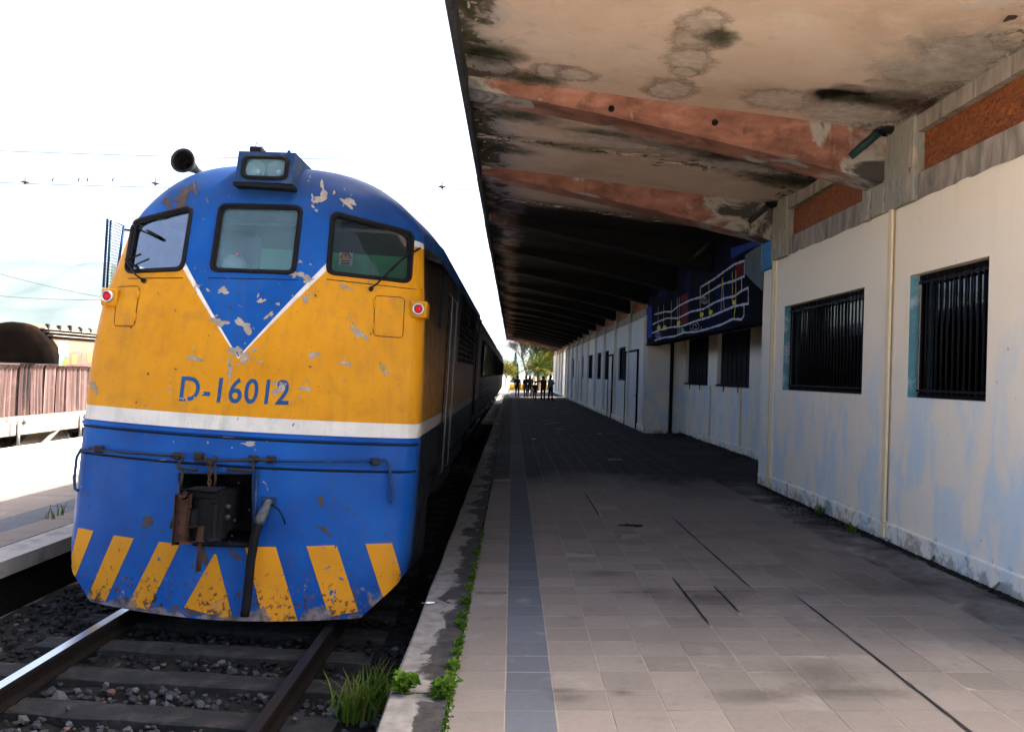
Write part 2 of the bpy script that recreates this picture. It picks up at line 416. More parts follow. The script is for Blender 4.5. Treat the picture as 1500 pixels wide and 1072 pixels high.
# ------------------------------------------------------------------ platform
plat = empty('platform', kind='structure', mat=FLM)
PY0, PY1 = 0.5, 96.0
MB().box(-.34, 3.42, PY0, PY1, -.5, -.0022).build('platform_slab', M['grout'], plat)
MB().box(3.424, 5.6, PY0, PY1, -.5, -.003).build('concrete_apron', M['apron'], plat)
M['bounce_paving'] = basic('bounce_concrete', (.50, .46, .40), .9, .15, .8, .4, 20, dirt=(.2, .18, .16), dirtamt=.4)  # unseen pale paving behind the camera, added to bounce sunlight under the canopy
MB().box(-.34, 13.0, -34, PY0 - .004, -.5, -.002).build('bounce_paving', M['bounce_paving'], plat)
MB().box(5.61, 13.0, PY0, 5.3, -.5, -.003).build('bounce_paving', M['bounce_paving'], plat)
MB().box(-.70, -.345, -34, PY0 - .004, -.5, -.002).build('bounce_paving_edge', M['curb'], plat)
yy = PY0
L = [2.4, 2.9, 2.2, 3.0]
k = 0
while yy < PY1:
    l = L[k % 4]; k += 1
    if k == 1: l = 5.02 - .18 - PY0           # one joint shows close to the camera
    mb = MB()
    def cf(a, b, yy=yy, l=l):
        y = yy + .008 + (l - .016) * b
        pr = [(-.70, -.5), (-.70, -.022), (-.682, -.003), (-.355, 0.0)]
        j = min(3, int(a * 3 + .001)); x, z = pr[j]
        return (x + .004 * math.sin(y * 3.1 + j), y, z + .002 * math.sin(y * 5 + j))
    mb.grid(3, max(2, int(l / .25)), cf, sm=False)
    mb.build('edge_stone', M['curb'], plat, fix=False)
    yy += l
TP = .2965
cols = [(-.335, -.042, 0), (-.042, .231, 1)] + [(.231 + TP * i, .231 + TP * (i + 1), 0) for i in range(10)] + [(.231 + TP * 10, 3.424, 0)]
cracks = [(2.302 - .295 + .295, 3.6, 7.05), (2.006, 7.05, 10.9), (1.414, 6.1, 7.6), (1.71, 6.45, 7.3), (1.1, 10.8, 13)]
def crack_gap(x, y):
    for cx, a, b in cracks:
        if abs(cx - x) < .05 and a <= y <= b: return .009
    return 0
base_tile = {}
def tile_mesh(w):
    key = round(w, 4)
    if key not in base_tile:
        h = w / 2; e = .0025; t = TP / 2 - .0027
        mb = MB()
        mb.hexa([(-h, -t, -.03), (h, -t, -.03), (h, t, -.03), (-h, t, -.03), (-h, -t, -.0018), (h, -t, -.0018), (h, t, -.0018), (-h, t, -.0018)])
        mb.f.pop(1); mb.m.pop(1); mb.sm.pop(1)
        b = 4
        n = len(mb.v); mb.v += [(-h + e, -t + e, 0), (h - e, -t + e, 0), (h - e, t - e, 0), (-h + e, t - e, 0)]
        for q in range(4):
            q2 = (q + 1) % 4; mb.f.append((b + q, b + q2, n + q2, n + q)); mb.m.append(0); mb.sm.append(False)
        mb.f.append((n, n + 1, n + 2, n + 3)); mb.m.append(0); mb.sm.append(False)
        base_tile[key] = mb
    return base_tile[key]
tile_me = {}
nrow0 = -4; count = 0
stuff = {0: MB(), 1: MB()}
row = nrow0
while True:
    yc = 4.888 + TP * (row + .5)
    if yc > 95.5: break
    for x0_, x1_, kind in cols:
        ga = crack_gap(x0_, yc); gb = crack_gap(x1_, yc)
        w = x1_ - x0_ - .0055 - ga - gb; xc = (x0_ + ga + x1_ - gb) / 2
        tm = tile_mesh(w)
        dz = random.gauss(0, .0009)
        if count < 300 and yc < 12:
            key = (round(w, 4), kind)
            if key not in tile_me:
                o = tm.build('paving_tile', M['tile_grey'] if kind else M['tile'], plat); tile_me[key] = o
            else: o = copy_obj(tile_me[key])
            o.location = (xc, yc, dz); o.rotation_euler = (random.gauss(0, .0016), random.gauss(0, .0016), random.gauss(0, .001))
            count += 1
        else:
            mb = stuff[kind]; n = len(mb.v)
            mb.v += [(a + xc, b + yc, c_ + dz) for a, b, c_ in tm.v]; mb.f += [tuple(q + n for q in f) for f in tm.f]; mb.m += tm.m; mb.sm += tm.sm
    row += 1
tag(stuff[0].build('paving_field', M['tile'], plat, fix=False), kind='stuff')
tag(stuff[1].build('paving_band', M['tile_grey'], plat, fix=False), kind='stuff')
for cx, a, b in cracks:                       # opened joints
    mb = MB(); n = int((b - a) / .08)
    mb.grid(1, n, lambda p_, q_: (cx + (-1 if p_ == 0 else 1) * (.009 + .004 * random.random()) * min(1, .15 + 6 * min(q_, 1 - q_)) + random.gauss(0, .0012), a + (b - a) * q_, .0024), sm=False)
    mb.build('open_joint', M['crackdirt'], plat, fix=False)
for px0, px1, py in ((893, 962, 867), (1000, 1110, 866), (1158, 1192, 868), (690, 742, 868)):
    a = at_floor(px0, py); b = at_floor(px1, py); mb = MB(); n = 14
    def jf(p_, q_, a=a, b=b):
        x = a.x + (b.x - a.x) * q_; wv = (.5 + .5 * math.sin(q_ * 17 + a.x * 9)) * .007 + .002
        return (x, a.y + (wv if p_ else -wv) + .003 * math.sin(q_ * 31), .0022)
    mb.grid(1, n, jf, sm=False); mb.build('open_joint', M['crackdirt'], plat, fix=False)

# ------------------------------------------------------------------ opposite platform
lp = empty('opposite_platform', (0, 0, -.05), kind='structure')
MB().box(-4.95, -4.59, -4, 110, -.15, 0).build('edge_stone', M['concrete'], lp)
MB().box(-4.95, -4.72, -4, 110, -.58, -.152).build('edge_wall', M['earth'], lp)  # shadow below the coping put into a near-black wall colour
MB().box(-10.15, -4.955, -4, 110, -.55, -.02).build('platform_slab', M['grout'], lp)
M['tile_pale'] = tile_mat('paving_pale', (.52, .47, .40), .08)
mb = {0: MB(), 1: MB(), 2: MB()}
yc = 2.0
while yc < 60:
    x = -4.97; i = 0
    while x > -10.1:
        w = .42; k = 1 if i == 1 else (0 if i < 5 else 2)
        mb[k].box(x - w + .006, x, yc, yc + .414, -.03, random.gauss(0, .001)); x -= w; i += 1
    yc += .42
tag(mb[0].build('paving_field', M['tile'], lp, fix=False), kind='stuff')
tag(mb[1].build('paving_band', M['tile_grey'], lp, fix=False), kind='stuff')
tag(mb[2].build('paving_pale', M['tile_pale'], lp, fix=False), kind='stuff')

# ------------------------------------------------------------------ station building
WX = 4.104
FZ = fl(4.05, 5).z
bld = empty('station_building', (WX, 10, 0), 'long low cream station building with barred windows beside the paved platform', 'building')
BO = Vector((WX, 10, 0))
def bpart(mb, name, mat, parent=None, **k):
    mb.v = [tuple(Vector(q) - BO) for q in mb.v]
    return mb.build(name, mat, parent or bld, **k)
def wall_holes(X, ya, yb, za, zb, holes, depth, mat, name='wall', revmat=None):
    ys = sorted({ya, yb, *[h[0] for h in holes], *[h[1] for h in holes]}); zs = sorted({za, zb, *[h[2] for h in holes], *[h[3] for h in holes]})
    mb = MB(); T = .30
    def inh(y, z): return any(h[0] < y < h[1] and h[2] < z < h[3] for h in holes)
    for i in range(len(ys) - 1):
        for j in range(len(zs) - 1):
            if inh((ys[i] + ys[i + 1]) / 2, (zs[j] + zs[j + 1]) / 2): continue
            a, b, c_, d = ys[i], ys[i + 1], zs[j], zs[j + 1]
            mb.face([(X, b, c_), (X, a, c_), (X, a, d), (X, b, d)]); mb.face([(X + T, a, c_), (X + T, b, c_), (X + T, b, d), (X + T, a, d)])
    for (a, b, c_, d) in holes:
        mb.face([(X, b, c_), (X + depth, b, c_), (X + depth, b, d), (X, b, d)], 1); mb.face([(X, a, c_), (X, a, d), (X + depth, a, d), (X + depth, a, c_)], 1)
        mb.face([(X, a, c_), (X + depth, a, c_), (X + depth, b, c_), (X, b, c_)], 0); mb.face([(X, a, d), (X, b, d), (X + depth, b, d), (X + depth, a, d)], 0)
    for y in (ya, yb): mb.face([(X, y, za), (X + T, y, za), (X + T, y, zb), (X, y, zb)])
    mb.face([(X, ya, zb), (X + T, ya, zb), (X + T, yb, zb), (X, yb, zb)])
    return bpart(mb, name, [mat, revmat or mat], fix=False)
WY0 = 5.4
PT = 3.733                                    # top of the limewash
W1 = (10.03, 12.97, 1.69, 2.955); W2 = (7.40, 8.87, 1.69, 2.955)
wall_holes(WX, WY0, 14.04, -.1, PT, [W1, W2], .16, M['wall'], revmat=M['teal'])
def barred_window(h, nb, skew):
    y0_, y1, z0, z1 = h
    w = empty('window', (WX - BO.x, y1 - BO.y, z0)); w.parent = bld
    o = Vector((WX, y1, z0))
    def wp(mb, name, mat): mb.v = [tuple(Vector(q) - o) for q in mb.v]; return mb.build(name, mat, w)
    X = WX + .10
    fr = MB(); t = .045
    fr.box(X, X + .05, y0_ + .002, y0_ + t, z0 + .002, z1 - .002); fr.box(X, X + .05, y1 - t, y1 - .002, z0 + .002, z1 - .002)
    fr.box(X, X + .05, y0_ + t, y1 - t, z0 + .002, z0 + t); fr.box(X, X + .05, y0_ + t, y1 - t, z1 - t, z1 - .002)
    wp(fr, 'frame', M['black'])
    wp(MB().box(X - .012, X - .002, y1 - .075, y1 - .035, z0 + .05, z1 - .06), 'trim_strip', M['timber'])
    wp(MB().box(X + .028, X + .032, y0_ + t, y1 - t, z0 + t, z1 - t), 'pane', M['winglass'])
    rl = MB().box(X - .05, X - .03, y0_ + .01, y1 - .08, z1 - .10, z1 - .075); wp(rl, 'bar_rail', M['black'])
    rl = MB().box(X - .05, X - .03, y0_ + .01, y1 - .08, z0 + .06, z0 + .085); wp(rl, 'bar_rail', M['black'])
    bar0 = None
    for i in range(nb):
        y = y0_ + .06 + (y1 - y0_ - .2) * i / (nb - 1)
        if bar0 is None:
            b = MB(); b.tube([(0, 0, 0), (0, 0, z1 - z0 - .05)], .0105, 6); bar0 = b.build('bar', M['black'], w); bb = bar0
        else: bb = copy_obj(bar0)
        bb.location = (X - .04 - o.x, y - o.y, .025); bb.rotation_euler = (random.gauss(0, .004), 0, 0)
    wp(MB().box(X + .9, X + .95, y0_ - .6, y1 + .6, z0 - .6, z1 + .5), 'room_back', M['darkopen'])
barred_window(W1, 26, 0); barred_window(W2, 13, 0)
# plinth, pilasters, conduits
def plinth(ya, yb, X=WX, z1=FZ + .20):
    n = max(3, int((yb - ya) / .12)); mb = MB(); rnd = random.Random(int(ya * 10))
    zb = [FZ - .02 + (max(0, rnd.gauss(.0, .035)) if rnd.random() < .55 else 0) for _ in range(n + 1)]
    mb.grid(3, n, lambda a, b: [(X - .028, ya + (yb - ya) * b, zb[int(round(b * n))]), (X - .028, ya + (yb - ya) * b, z1 - .012), (X - .016, ya + (yb - ya) * b, z1), (X + .01, ya + (yb - ya) * b, z1 + .002)][int(round(a * 3))], sm=False)
    return bpart(mb, 'plinth', M['wall'], fix=True)
plinth(WY0, 14.045)
for a, b in ((9.29, 9.83), (13.38, 14.05)):
    bpart(MB().box(WX - .02, WX + .01, a, b, FZ + .2, PT), 'pilaster', M['wall'])
for a in (9.235, 13.42):
    bpart(MB().box(WX - .05, WX - .021, a, a + .095, FZ + .19, PT - .01), 'conduit', M['cream'], bevel=.008)
    bpart(MB().box(WX - .06, WX - .0285, a - .02, a + .12, FZ + .03, FZ + .185), 'conduit_foot', M['cream'], bevel=.01)
# band of bare plaster, strand boards, columns at every beam
BEAM = [9.43 + 4.08 * k for k in range(-1, 18)]
ZL, ZO, ZC = 3.99, 4.41, 4.61
def clerestory(ya, yb, board=True):
    n = max(4, int((yb - ya) / .15)); mb = MB(); rnd = random.Random(int(ya * 7))
    zz = [PT - .015 + rnd.gauss(0, .008) for _ in range(n + 1)]
    mb.grid(1, n, lambda a, b: (WX - .006, ya + (yb - ya) * b, ZL + .0 if a else zz[int(round(b * n))]), sm=False)
    bpart(mb, 'lintel_band', M['lintel'], fix=False)
    bpart(MB().box(WX - .004, WX + .28, ya, yb, PT + .002, ZL - .003), 'lintel', M['lintel'])
    bpart(MB().box(WX + .05, WX + .10, ya + .01, yb - .01, ZL + .002, ZO), 'strand_board', M['osb'])
    bpart(MB().box(WX - .03, WX + .28, ya, yb, ZO + .003, ZC + .25), 'edge_beam', M['lintel'])
prev = WY0
for k, b in enumerate(BEAM):
    if b > 13.6: break
    if b < WY0: continue
    clerestory(prev, b - .68)
    bpart(MB().box(WX - .06, WX + .29, b - .68, b + .60, PT - .02, ZC + .2), 'column', M['column'], bevel=.012)
    prev = b + .60
bpart(MB().box(WX - .065, WX + .0, 13.55, 14.06, PT - .12, PT + .38), 'blue_patch', M['blue'], bevel=.006)
# far part of the building
px_y = lambda px, X=WX: at_x(px, 530, X).y
holes = []
win_px = [(905.5, 916), (884, 891.5), (874.3, 880.6), (861, 868), (851, 855)]
for a, b in win_px:
    ya, yb = px_y(b), px_y(a); holes.append((ya, yb, 1.69, 2.955))
holes2 = [(px_y(841), px_y(837), 1.69, 2.955)]
YR = 26.15                                    # far end of the recess
PASS = (66.0, 69.6)
wall_holes(WX, YR, 57.0, -.1, PT, holes, .14, M['wall_far'])
wall_holes(WX, 57.0, PASS[0], -.1, PT, [h for h in holes2 if h[1] < PASS[0]], .14, M['wall_far'])
wall_holes(WX, PASS[1], 86.0, -.1, PT, [], .14, M['wall_far'])
for h in holes + holes2:
    w = empty('window', (WX - BO.x, h[1] - BO.y, h[2])); w.parent = bld
    ww = h[1] - h[0]; hh = h[3] - h[2]
    MB().box(.13, .17, -ww - .0, 0, 0, hh).build('dark_backing', M['darkopen'], w)  # dark sheet stands in for the unlit room behind the opening
    fr = MB().box(.06, .12, -ww + .002, -ww + .05, 0.002, hh - .002).box(.06, .12, -.05, -.002, .002, hh - .002).box(.06, .12, -ww + .05, -.05, hh - .05, hh - .002).box(.06, .12, -ww + .05, -.05, .002, .05)
    fr.build('frame', M['black'], w)
    for q in range(1, 5): MB().tube([(.08, -ww * q / 5, .05), (.08, -ww * q / 5, hh - .05)], .01, 6).build('bar', M['black'], w)
M['doorp'] = basic('door_paint', (.52, .52, .50), .6, .15, 3, .2, 40)
for a, b in ((918.5, 935.5), (893, 898.5), (845, 848.5), (866 - 36, 833)):
    ya, yb = px_y(b), px_y(a)
    d = empty('door', (WX - BO.x, ya - BO.y, FZ)); d.parent = bld
    MB().box(-.035, -.002, .04, yb - ya - .04, .02, 2.55).build('door_leaf', M['doorp'], d, bevel=.006)
    f = MB(); f.box(-.06, 0.0, -.05, .03, 0, 2.62).box(-.06, 0.0, yb - ya - .03, yb - ya + .05, 0, 2.62).box(-.06, 0, .03, yb - ya - .03, 2.56, 2.62)
    f.build('door_frame', M['darkopen'] if a > 890 else M['doorp'], d)
    MB().tube([(-.04, .15, 1.1), (-.09, .15, 1.1), (-.09, .27, 1.1)], .012, 6).build('handle', M['black'], d)
for a, b in ((YR + .01, 57), (57.02, PASS[0] - .01), (PASS[1] + .01, 85.9)):
    plinth(a, b)
for y in [YR + .05] + [b for b in BEAM if b > 27.5] + [81.0, 85]:
    if PASS[0] - .6 < y < PASS[1]: y = PASS[0] - .6
    bpart(MB().box(WX - .05, WX + .01, y, y + .42, FZ + .2, PT - .0), 'pilaster', M['wall_far'], bevel=.005)
    bpart(MB().box(WX - .085, WX - .051, y + .1, y + .19, FZ + .2, PT), 'conduit', M['cream'])
for k, b in enumerate(BEAM):
    if b < 27: continue
    bpart(MB().box(WX - .06, WX + .29, b - .1, b + .60, PT - .003, ZC + .2), 'column', M['column'])
bpart(MB().box(WX - .004, WX + .28, YR, PASS[0], PT + .002, ZL - .003), 'lintel', M['lintel'])
bpart(MB().box(WX - .004, WX + .28, PASS[1], 86, PT + .002, ZL - .003), 'lintel', M['lintel'])
bpart(MB().box(WX + .05, WX + .10, YR, 86, ZL + .002, ZO + .3), 'strand_board', M['osb'])
# recess
RX = 5.22
rh = []
for a, b, t_, bt in ((1003, 1038, 513, 571), (1049.5, 1099, 500, 573)):
    p1 = at_x(b, t_, RX); p2 = at_x(a, bt, RX)
    rh.append((p1.y, p2.y, 1.69, 3.0))
wall_holes(RX, 14.3, YR, -.1, 3.4, rh, .12, M['wall'])
for h in rh:
    w = empty('window', (RX - BO.x, h[1] - BO.y, h[2])); w.parent = bld
    ww = h[1] - h[0]; hh = h[3] - h[2]
    MB().box(.10, .13, -ww, 0, 0, hh).build('dark_backing', M['darkopen'], w)  # dark sheet in place of the unlit interior
    MB().box(-.03, .1, -ww + .003, -.003, -.03, .02).build('sill', M['darkopen'], w)
    for q in range(1, 7): MB().tube([(.05, -ww * q / 7, .02), (.05, -ww * q / 7, hh)], .011, 6).build('bar', M['black'], w)
    for q in (.3, .75): MB().box(-.05, -.03, -ww * q, -ww * q + .03, -.16, .02).build('bracket', M['black'], w)
for y in (16.0, 19.4, 22.4):
    bpart(MB().box(RX - .03, RX - .001, y, y + .10, FZ, 1.66), 'conduit', M['cream'])
bpart(MB().box(WX + .002, RX + .3, YR - .02, YR + .28, -.1, 3.4), 'return_wall', M['wall'])
bpart(MB().box(WX + .28, RX + .3, 13.9, 14.2, -.1, 3.4), 'return_wall', M['wall_far'])
bpart(MB().box(WX + .70, WX + .80, YR - .10, YR - .025, FZ, 3.0), 'downpipe', M['black'])
bpart(MB().box(RX - .06, RX - .002, 14.9, 15.0, FZ + 1.2, 3.0), 'downpipe', M['black'])
bpart(MB().box(WX + .31, 11.5, WY0, PASS[0] + .1, ZC + .30, ZC + .55), 'roof', M['roof'])
bpart(MB().box(WX + .31, 11.5, PASS[1] - .1, 86, ZC + .30, ZC + .55), 'roof', M['roof'])
bpart(MB().box(WX + .31, RX + .3, 14.06, YR, 3.05, 3.12), 'recess_ceiling', M['darkopen'])
bpart(MB().box(11.2, 11.5, WY0, PASS[0], -.1, ZC + .3), 'back_wall', M['wall_far'])
bpart(MB().box(WX + .31, 11.2, WY0, WY0 + .25, -.1, ZC + .3), 'end_wall', M['wall'])
bpart(MB().box(WX + .31, 11.2, PASS[0] - .25, PASS[0] - .002, -.1, ZC + .3), 'end_wall', M['white'])
bpart(MB().box(WX + .31, 11.2, PASS[1] + .002, PASS[1] + .25, -.1, ZC + .3), 'end_wall', M['white'])
plinth(14.3, YR, RX)

# ------------------------------------------------------------------ painted board over the recess
ZB = 2.85
brd = empty('painted_board', (WX, 20, ZB), 'long dark blue board painted with white music staves and yellow notes above the recess', 'mural')
WO = Vector((WX, 20, ZB))
def mpart(mb, name, mat, **k):
    mb.v = [tuple(Vector(q) - WO) for q in mb.v]; return mb.build(name, mat, brd, **k)
g = G('mural_ground'); p = wpos(g); x, y, z = g.xyz(p)
c = g.ramp(g.noise(.9, 4, .6, p, dist=.5), [(.35, (.004, .004, .006)), (.58, (.006, .007, .02)), (.72, (.01, .016, .09))])
M['mural'] = g.done(c, .9, 0, None, .03)
mpart(MB().box(WX - .03, WX + .25, 14.07, YR - .03, ZB, ZC + .1), 'board', M['mural'], bevel=.005)
mpart(MB().box(WX - .06, WX + .3, 14.07, YR - .03, ZB - .05, ZB - .003), 'board_edge', M['mural'])
M['mgrey'] = basic('mural_grey', (.10, .13, .14), .7, .2, 2, .1, spec=.02); M['mwhite'] = basic('mural_white', (.42, .44, .52), .7, .15, 6, 0, spec=.02)
M['myellow'] = basic('mural_yellow', (.55, .45, .08), .7, .2, 6, 0, spec=.02); M['mred'] = basic('mural_red', (.09, .012, .016), .7, .2, 4, 0, spec=.02)
M['mblue'] = basic('mural_blue', (.02, .04, .22), .7, .3, 3, 0, spec=.02)
def mur(cx, cy): return at_x(780 + cx / 3.75, 230 + cy / 3.75, WX - .033)
def ribbon(pts, wpx, name, mat, off=0.0):
    P = [mur(*q) for q in pts]; 
    # resample
    Q = []
    for i in range(len(P) - 1):
        for t in range(5): Q.append(P[i].lerp(P[i + 1], t / 5))
    Q.append(P[-1]); w = wpx / 3.75 / 1250 * 17
    mb = MB(); n = len(Q)
    def fn(a, b):
        i = int(round(b * (n - 1))); t = Q[min(i + 1, n - 1)] - Q[max(i - 1, 0)]; t.normalize(); s_ = Vector((0, -t.z, t.y))
        ww = w * (.55 + .5 * math.sin(i * 1.7) ** 2 + .25 * math.sin(i * .61 + Q[0].y) ** 2)
        return Q[i] + s_ * (ww / 2 if a else -ww / 2) + Vector((-off, 0, 0))
    mb.grid(1, n - 1, fn, sm=False); return mpart(mb, name, mat, fix=False)
def patch(pts, name, mat, off=0.0):
    mb = MB(); mb.face([mur(*q) + Vector((-off, 0, 0)) for q in pts]); return mpart(mb, name, mat, fix=False)
patch([(1168, 640), (1168, 540), (1225, 500), (1268, 480), (1268, 740), (1215, 690)], 'painted_field', M['mgrey'])
patch([(815, 765), (856, 745), (856, 905), (815, 925)], 'painted_field', M['mred'])
patch([(1112, 592), (1162, 575), (1162, 655), (1112, 678)], 'painted_field', M['mred'])
patch([(1090, 500), (1265, 450), (1265, 478), (1180, 510), (1090, 560)], 'painted_field', M['mblue'])
patch([(625, 830), (655, 815), (655, 990), (625, 1000)], 'painted_field', M['mblue'])
for pl in ([(925, 760), (925, 715), (1000, 670), (1060, 625), (1110, 590), (1165, 570), (1165, 660)],
           [(670, 865), (730, 850), (765, 850), (800, 820), (870, 785), (925, 770), (965, 745), (1040, 700), (1110, 680), (1165, 655)],
           [(660, 920), (690, 905), (740, 885), (800, 885), (870, 850), (940, 835), (1000, 800), (1060, 775), (1110, 765), (1150, 735), (1187, 718), (1187, 812)],
           [(655, 968), (700, 950), (760, 935), (820, 930), (900, 900), (970, 880), (1040, 850), (1110, 820), (1187, 805)],
           [(670, 1008), (720, 992), (780, 985), (830, 965), (900, 960), (960, 945), (1040, 920), (1100, 890), (1150, 892), (1163, 870), (1163, 815)],
           [(1150, 670), (1150, 730)]):
    ribbon(pl, 12, 'stave_line', M['mwhite'], .004)
for pl in ([(692, 820), (692, 945)], [(722, 810), (722, 945)], [(765, 790), (763, 930)], [(797, 775), (800, 970)], [(808, 770), (808, 975)],
           [(922, 715), (924, 885)], [(971, 695), (972, 870)], [(1046, 660), (1038, 845)], [(1046, 660), (1055, 842)], [(1100, 630), (1100, 790), (1110, 815), (1120, 795)], [(1119, 625), (1119, 800), (1108, 890)]):
    ribbon(pl, 10, 'note_stem', M['myellow'], .007)
for cx, cy in ((694, 940), (725, 940), (930, 868), (980, 855), (1108, 800), (803, 915)):
    patch([(cx - 9, cy), (cx - 4, cy - 13), (cx + 8, cy - 16), (cx + 12, cy - 4), (cx + 5, cy + 11), (cx - 6, cy + 12)], 'note_head', M['myellow'], .008)
for cx, cy, r in ((945, 785, 24), (895, 930, 36), (690, 975, 20), (825, 950, 13)):
    ribbon([(cx + r * (1 - t / 22) * math.cos(t * .7), cy + r * (1 - t / 22) * math.sin(t * .7)) for t in range(20)], 4, 'spiral', M['mwhite'], .006)
ribbon([(1225, 530), (1212, 680)], 4, 'crack', M['black'], .006)

# ------------------------------------------------------------------ canopy
XE, SL = -.60, .1028
def zc(X): return ZC + (WX - X) * SL
can = empty('platform_canopy', (WX, 9.43, ZC), 'concrete platform canopy with red beams and water stained soffit over the paving', 'canopy')
CO = Vector((WX, 9.43, ZC))
def cpart(mb, name, mat, **k):
    mb.v = [tuple(Vector(q) - CO) for q in mb.v]; return mb.build(name, mat, can, **k)
CY0, CY1 = 5.4, BEAM[-1] + .5
joints = [CY0] + sorted([b + .25 for b in BEAM if b > CY0] + [b + 2.29 for b in BEAM if 9 < b + 2.29 < CY1]) + [CY1]
for i in range(len(joints) - 1):
    a, b = joints[i] + .012, joints[i + 1] - .012
    if b - a < .1: continue
    x1 = WX - .035; dz = random.gauss(0, .004)
    ns = 24
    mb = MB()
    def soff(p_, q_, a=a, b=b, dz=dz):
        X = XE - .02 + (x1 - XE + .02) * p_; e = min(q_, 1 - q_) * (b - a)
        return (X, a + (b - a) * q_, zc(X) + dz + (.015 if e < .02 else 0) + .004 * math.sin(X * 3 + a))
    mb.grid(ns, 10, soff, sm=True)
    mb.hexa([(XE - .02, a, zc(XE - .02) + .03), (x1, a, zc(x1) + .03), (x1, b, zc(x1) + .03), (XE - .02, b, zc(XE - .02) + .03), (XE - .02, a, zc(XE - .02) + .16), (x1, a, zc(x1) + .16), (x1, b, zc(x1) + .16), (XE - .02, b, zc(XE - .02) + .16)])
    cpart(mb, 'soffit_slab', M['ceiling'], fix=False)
# roof covering keeps the joints light-tight
cpart(MB().hexa([(XE - .1, CY0, zc(XE) + .165), (WX + .4, CY0, zc(WX + .4) + .17), (WX + .4, CY1, zc(WX + .4) + .17), (XE - .1, CY1, zc(XE) + .165), (XE - .1, CY0, zc(XE) + .18), (WX + .4, CY0, zc(WX + .4) + .4), (WX + .4, CY1, zc(WX + .4) + .4), (XE - .1, CY1, zc(XE) + .18)]), 'roof_covering', M['roof'])
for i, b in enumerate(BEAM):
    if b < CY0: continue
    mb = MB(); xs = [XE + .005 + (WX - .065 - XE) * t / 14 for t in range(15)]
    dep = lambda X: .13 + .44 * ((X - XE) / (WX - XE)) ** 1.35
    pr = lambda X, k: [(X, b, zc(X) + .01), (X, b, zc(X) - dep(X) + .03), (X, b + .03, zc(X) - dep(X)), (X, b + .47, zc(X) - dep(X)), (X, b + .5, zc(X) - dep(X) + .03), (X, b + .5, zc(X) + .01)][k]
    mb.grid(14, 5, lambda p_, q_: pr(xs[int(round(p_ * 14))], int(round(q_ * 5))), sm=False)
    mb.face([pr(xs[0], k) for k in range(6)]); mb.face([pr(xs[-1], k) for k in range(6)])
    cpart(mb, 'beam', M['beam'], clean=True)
    for bx in (1.0, 2.15):
        if b < 10: cpart(MB().lathe([(.035, 0), (.035, .02), (.0, .02)], (bx, b - .001, zc(bx) - .16), (0, -1, 0), 10), 'bolt_head', M['black'])
    if b < 20:
        # old rain outlets between ceiling and column
        X = WX - .12
        cpart(MB().tube([(X + .02, b - .12, zc(X) + .02), (X - .32, b + .02, zc(X) - .30)], .045, 10), 'drain_pipe', basic('drain_green', (.012, .032, .028), .6) if i == 1 else M['fascia'])
        cpart(MB().lathe([(.12, 0), (.11, .05), (.05, .08)], (X + .02, b - .12, zc(X) - .005), (0, 0, -1), 14), 'drain_collar', M['black'])
yy = CY0; k = 0
while yy < CY1 - .1:
    b = min(yy + 4.08, CY1); dz = (.012 if k % 2 else -.008); dx = random.gauss(0, .008)
    cpart(MB().box(XE - .075 + dx, XE - .0 + dx, yy + .004, b - .004, zc(XE) - .20 + dz, zc(XE) + .13 + dz), 'fascia', M['fascia'], bevel=.012)
    yy = b; k += 1

# stains and plaster patches on the soffit that read singly
def stain_mat(name, col, soft, ring=None, amt=1.0):
    g = G(name); gx, gy, gz = g.xyz(g.n('UVMap').outputs[0])
    dx = g.math('SUBTRACT', gx, .5); dy = g.math('SUBTRACT', gy, .5)
    r = g.math('SQRT', g.math('ADD', g.math('MULTIPLY', dx, dx), g.math('MULTIPLY', dy, dy)))
    p = wpos(g); nn = g.math('ADD', g.math('MULTIPLY', g.noise(3.2, 8, .68, p), .75), g.math('MULTIPLY', g.noise(17, 5, .7, p), .25))
    v = g.math('ADD', r, g.math('MULTIPLY', g.math('SUBTRACT', nn, .5), .8))
    c = g.ramp(g.noise(9, 5, .6, p), [(.3, tuple(a * .7 for a in col)), (.7, tuple(min(1, a * 1.2) for a in col))])
    if ring: c = g.mix(g.mapr(v, .20, .27), c, ring)
    a = g.math('MULTIPLY', g.mapr(v, .36, .36 - soft), amt)
    b = g.n('BsdfPrincipled'); g._set(b.inputs['Base Color'], c); b.inputs['Roughness'].default_value = .92; b.inputs['Specular IOR Level'].default_value = .1
    t = g.n('BsdfTransparent').outputs[0]; mx = g.n('MixShader', {0: a, 1: t, 2: b.outputs[0]}).outputs[0]
    g.nt.links.new(mx, g.out.inputs[0]); return g.mat
def decal(name, P, mat, parent, origin=None):
    """flat quad TL TR BR BL with its own 0..1 square"""
    me = bpy.data.meshes.new(name); o3 = origin or Vector((0, 0, 0)); me.from_pydata([tuple(Vector(q) - o3) for q in P], [], [(0, 1, 2, 3)]); uv = me.uv_layers.new(name='UVMap')
    for k, q in enumerate(((0, 1), (1, 1), (1, 0), (0, 0))): uv.data[k].uv = q
    me.materials.append(mat); o = bpy.data.objects.new(name, me); COL.objects.link(o); o.parent = parent; return o
M['st_pale'] = stain_mat('patch_pale', (.60, .51, .42), .10, (.30, .205, .145), .5); M['st_moss'] = stain_mat('mould_dark', (.05, .055, .025), .30, None, .75)
M['st_brown'] = stain_mat('damp_brown', (.14, .085, .055), .3, None, .55); M['st_white'] = stain_mat('efflorescence', (.62, .54, .46), .2, None, .5)
def soffit_pt(px, py):
    d = ray(px, py); # zc(X) - Z = 0
    t = (ZC + (WX - CAM.x) * SL - CAM.z) / (d.z + d.x * SL); return CAM + d * t
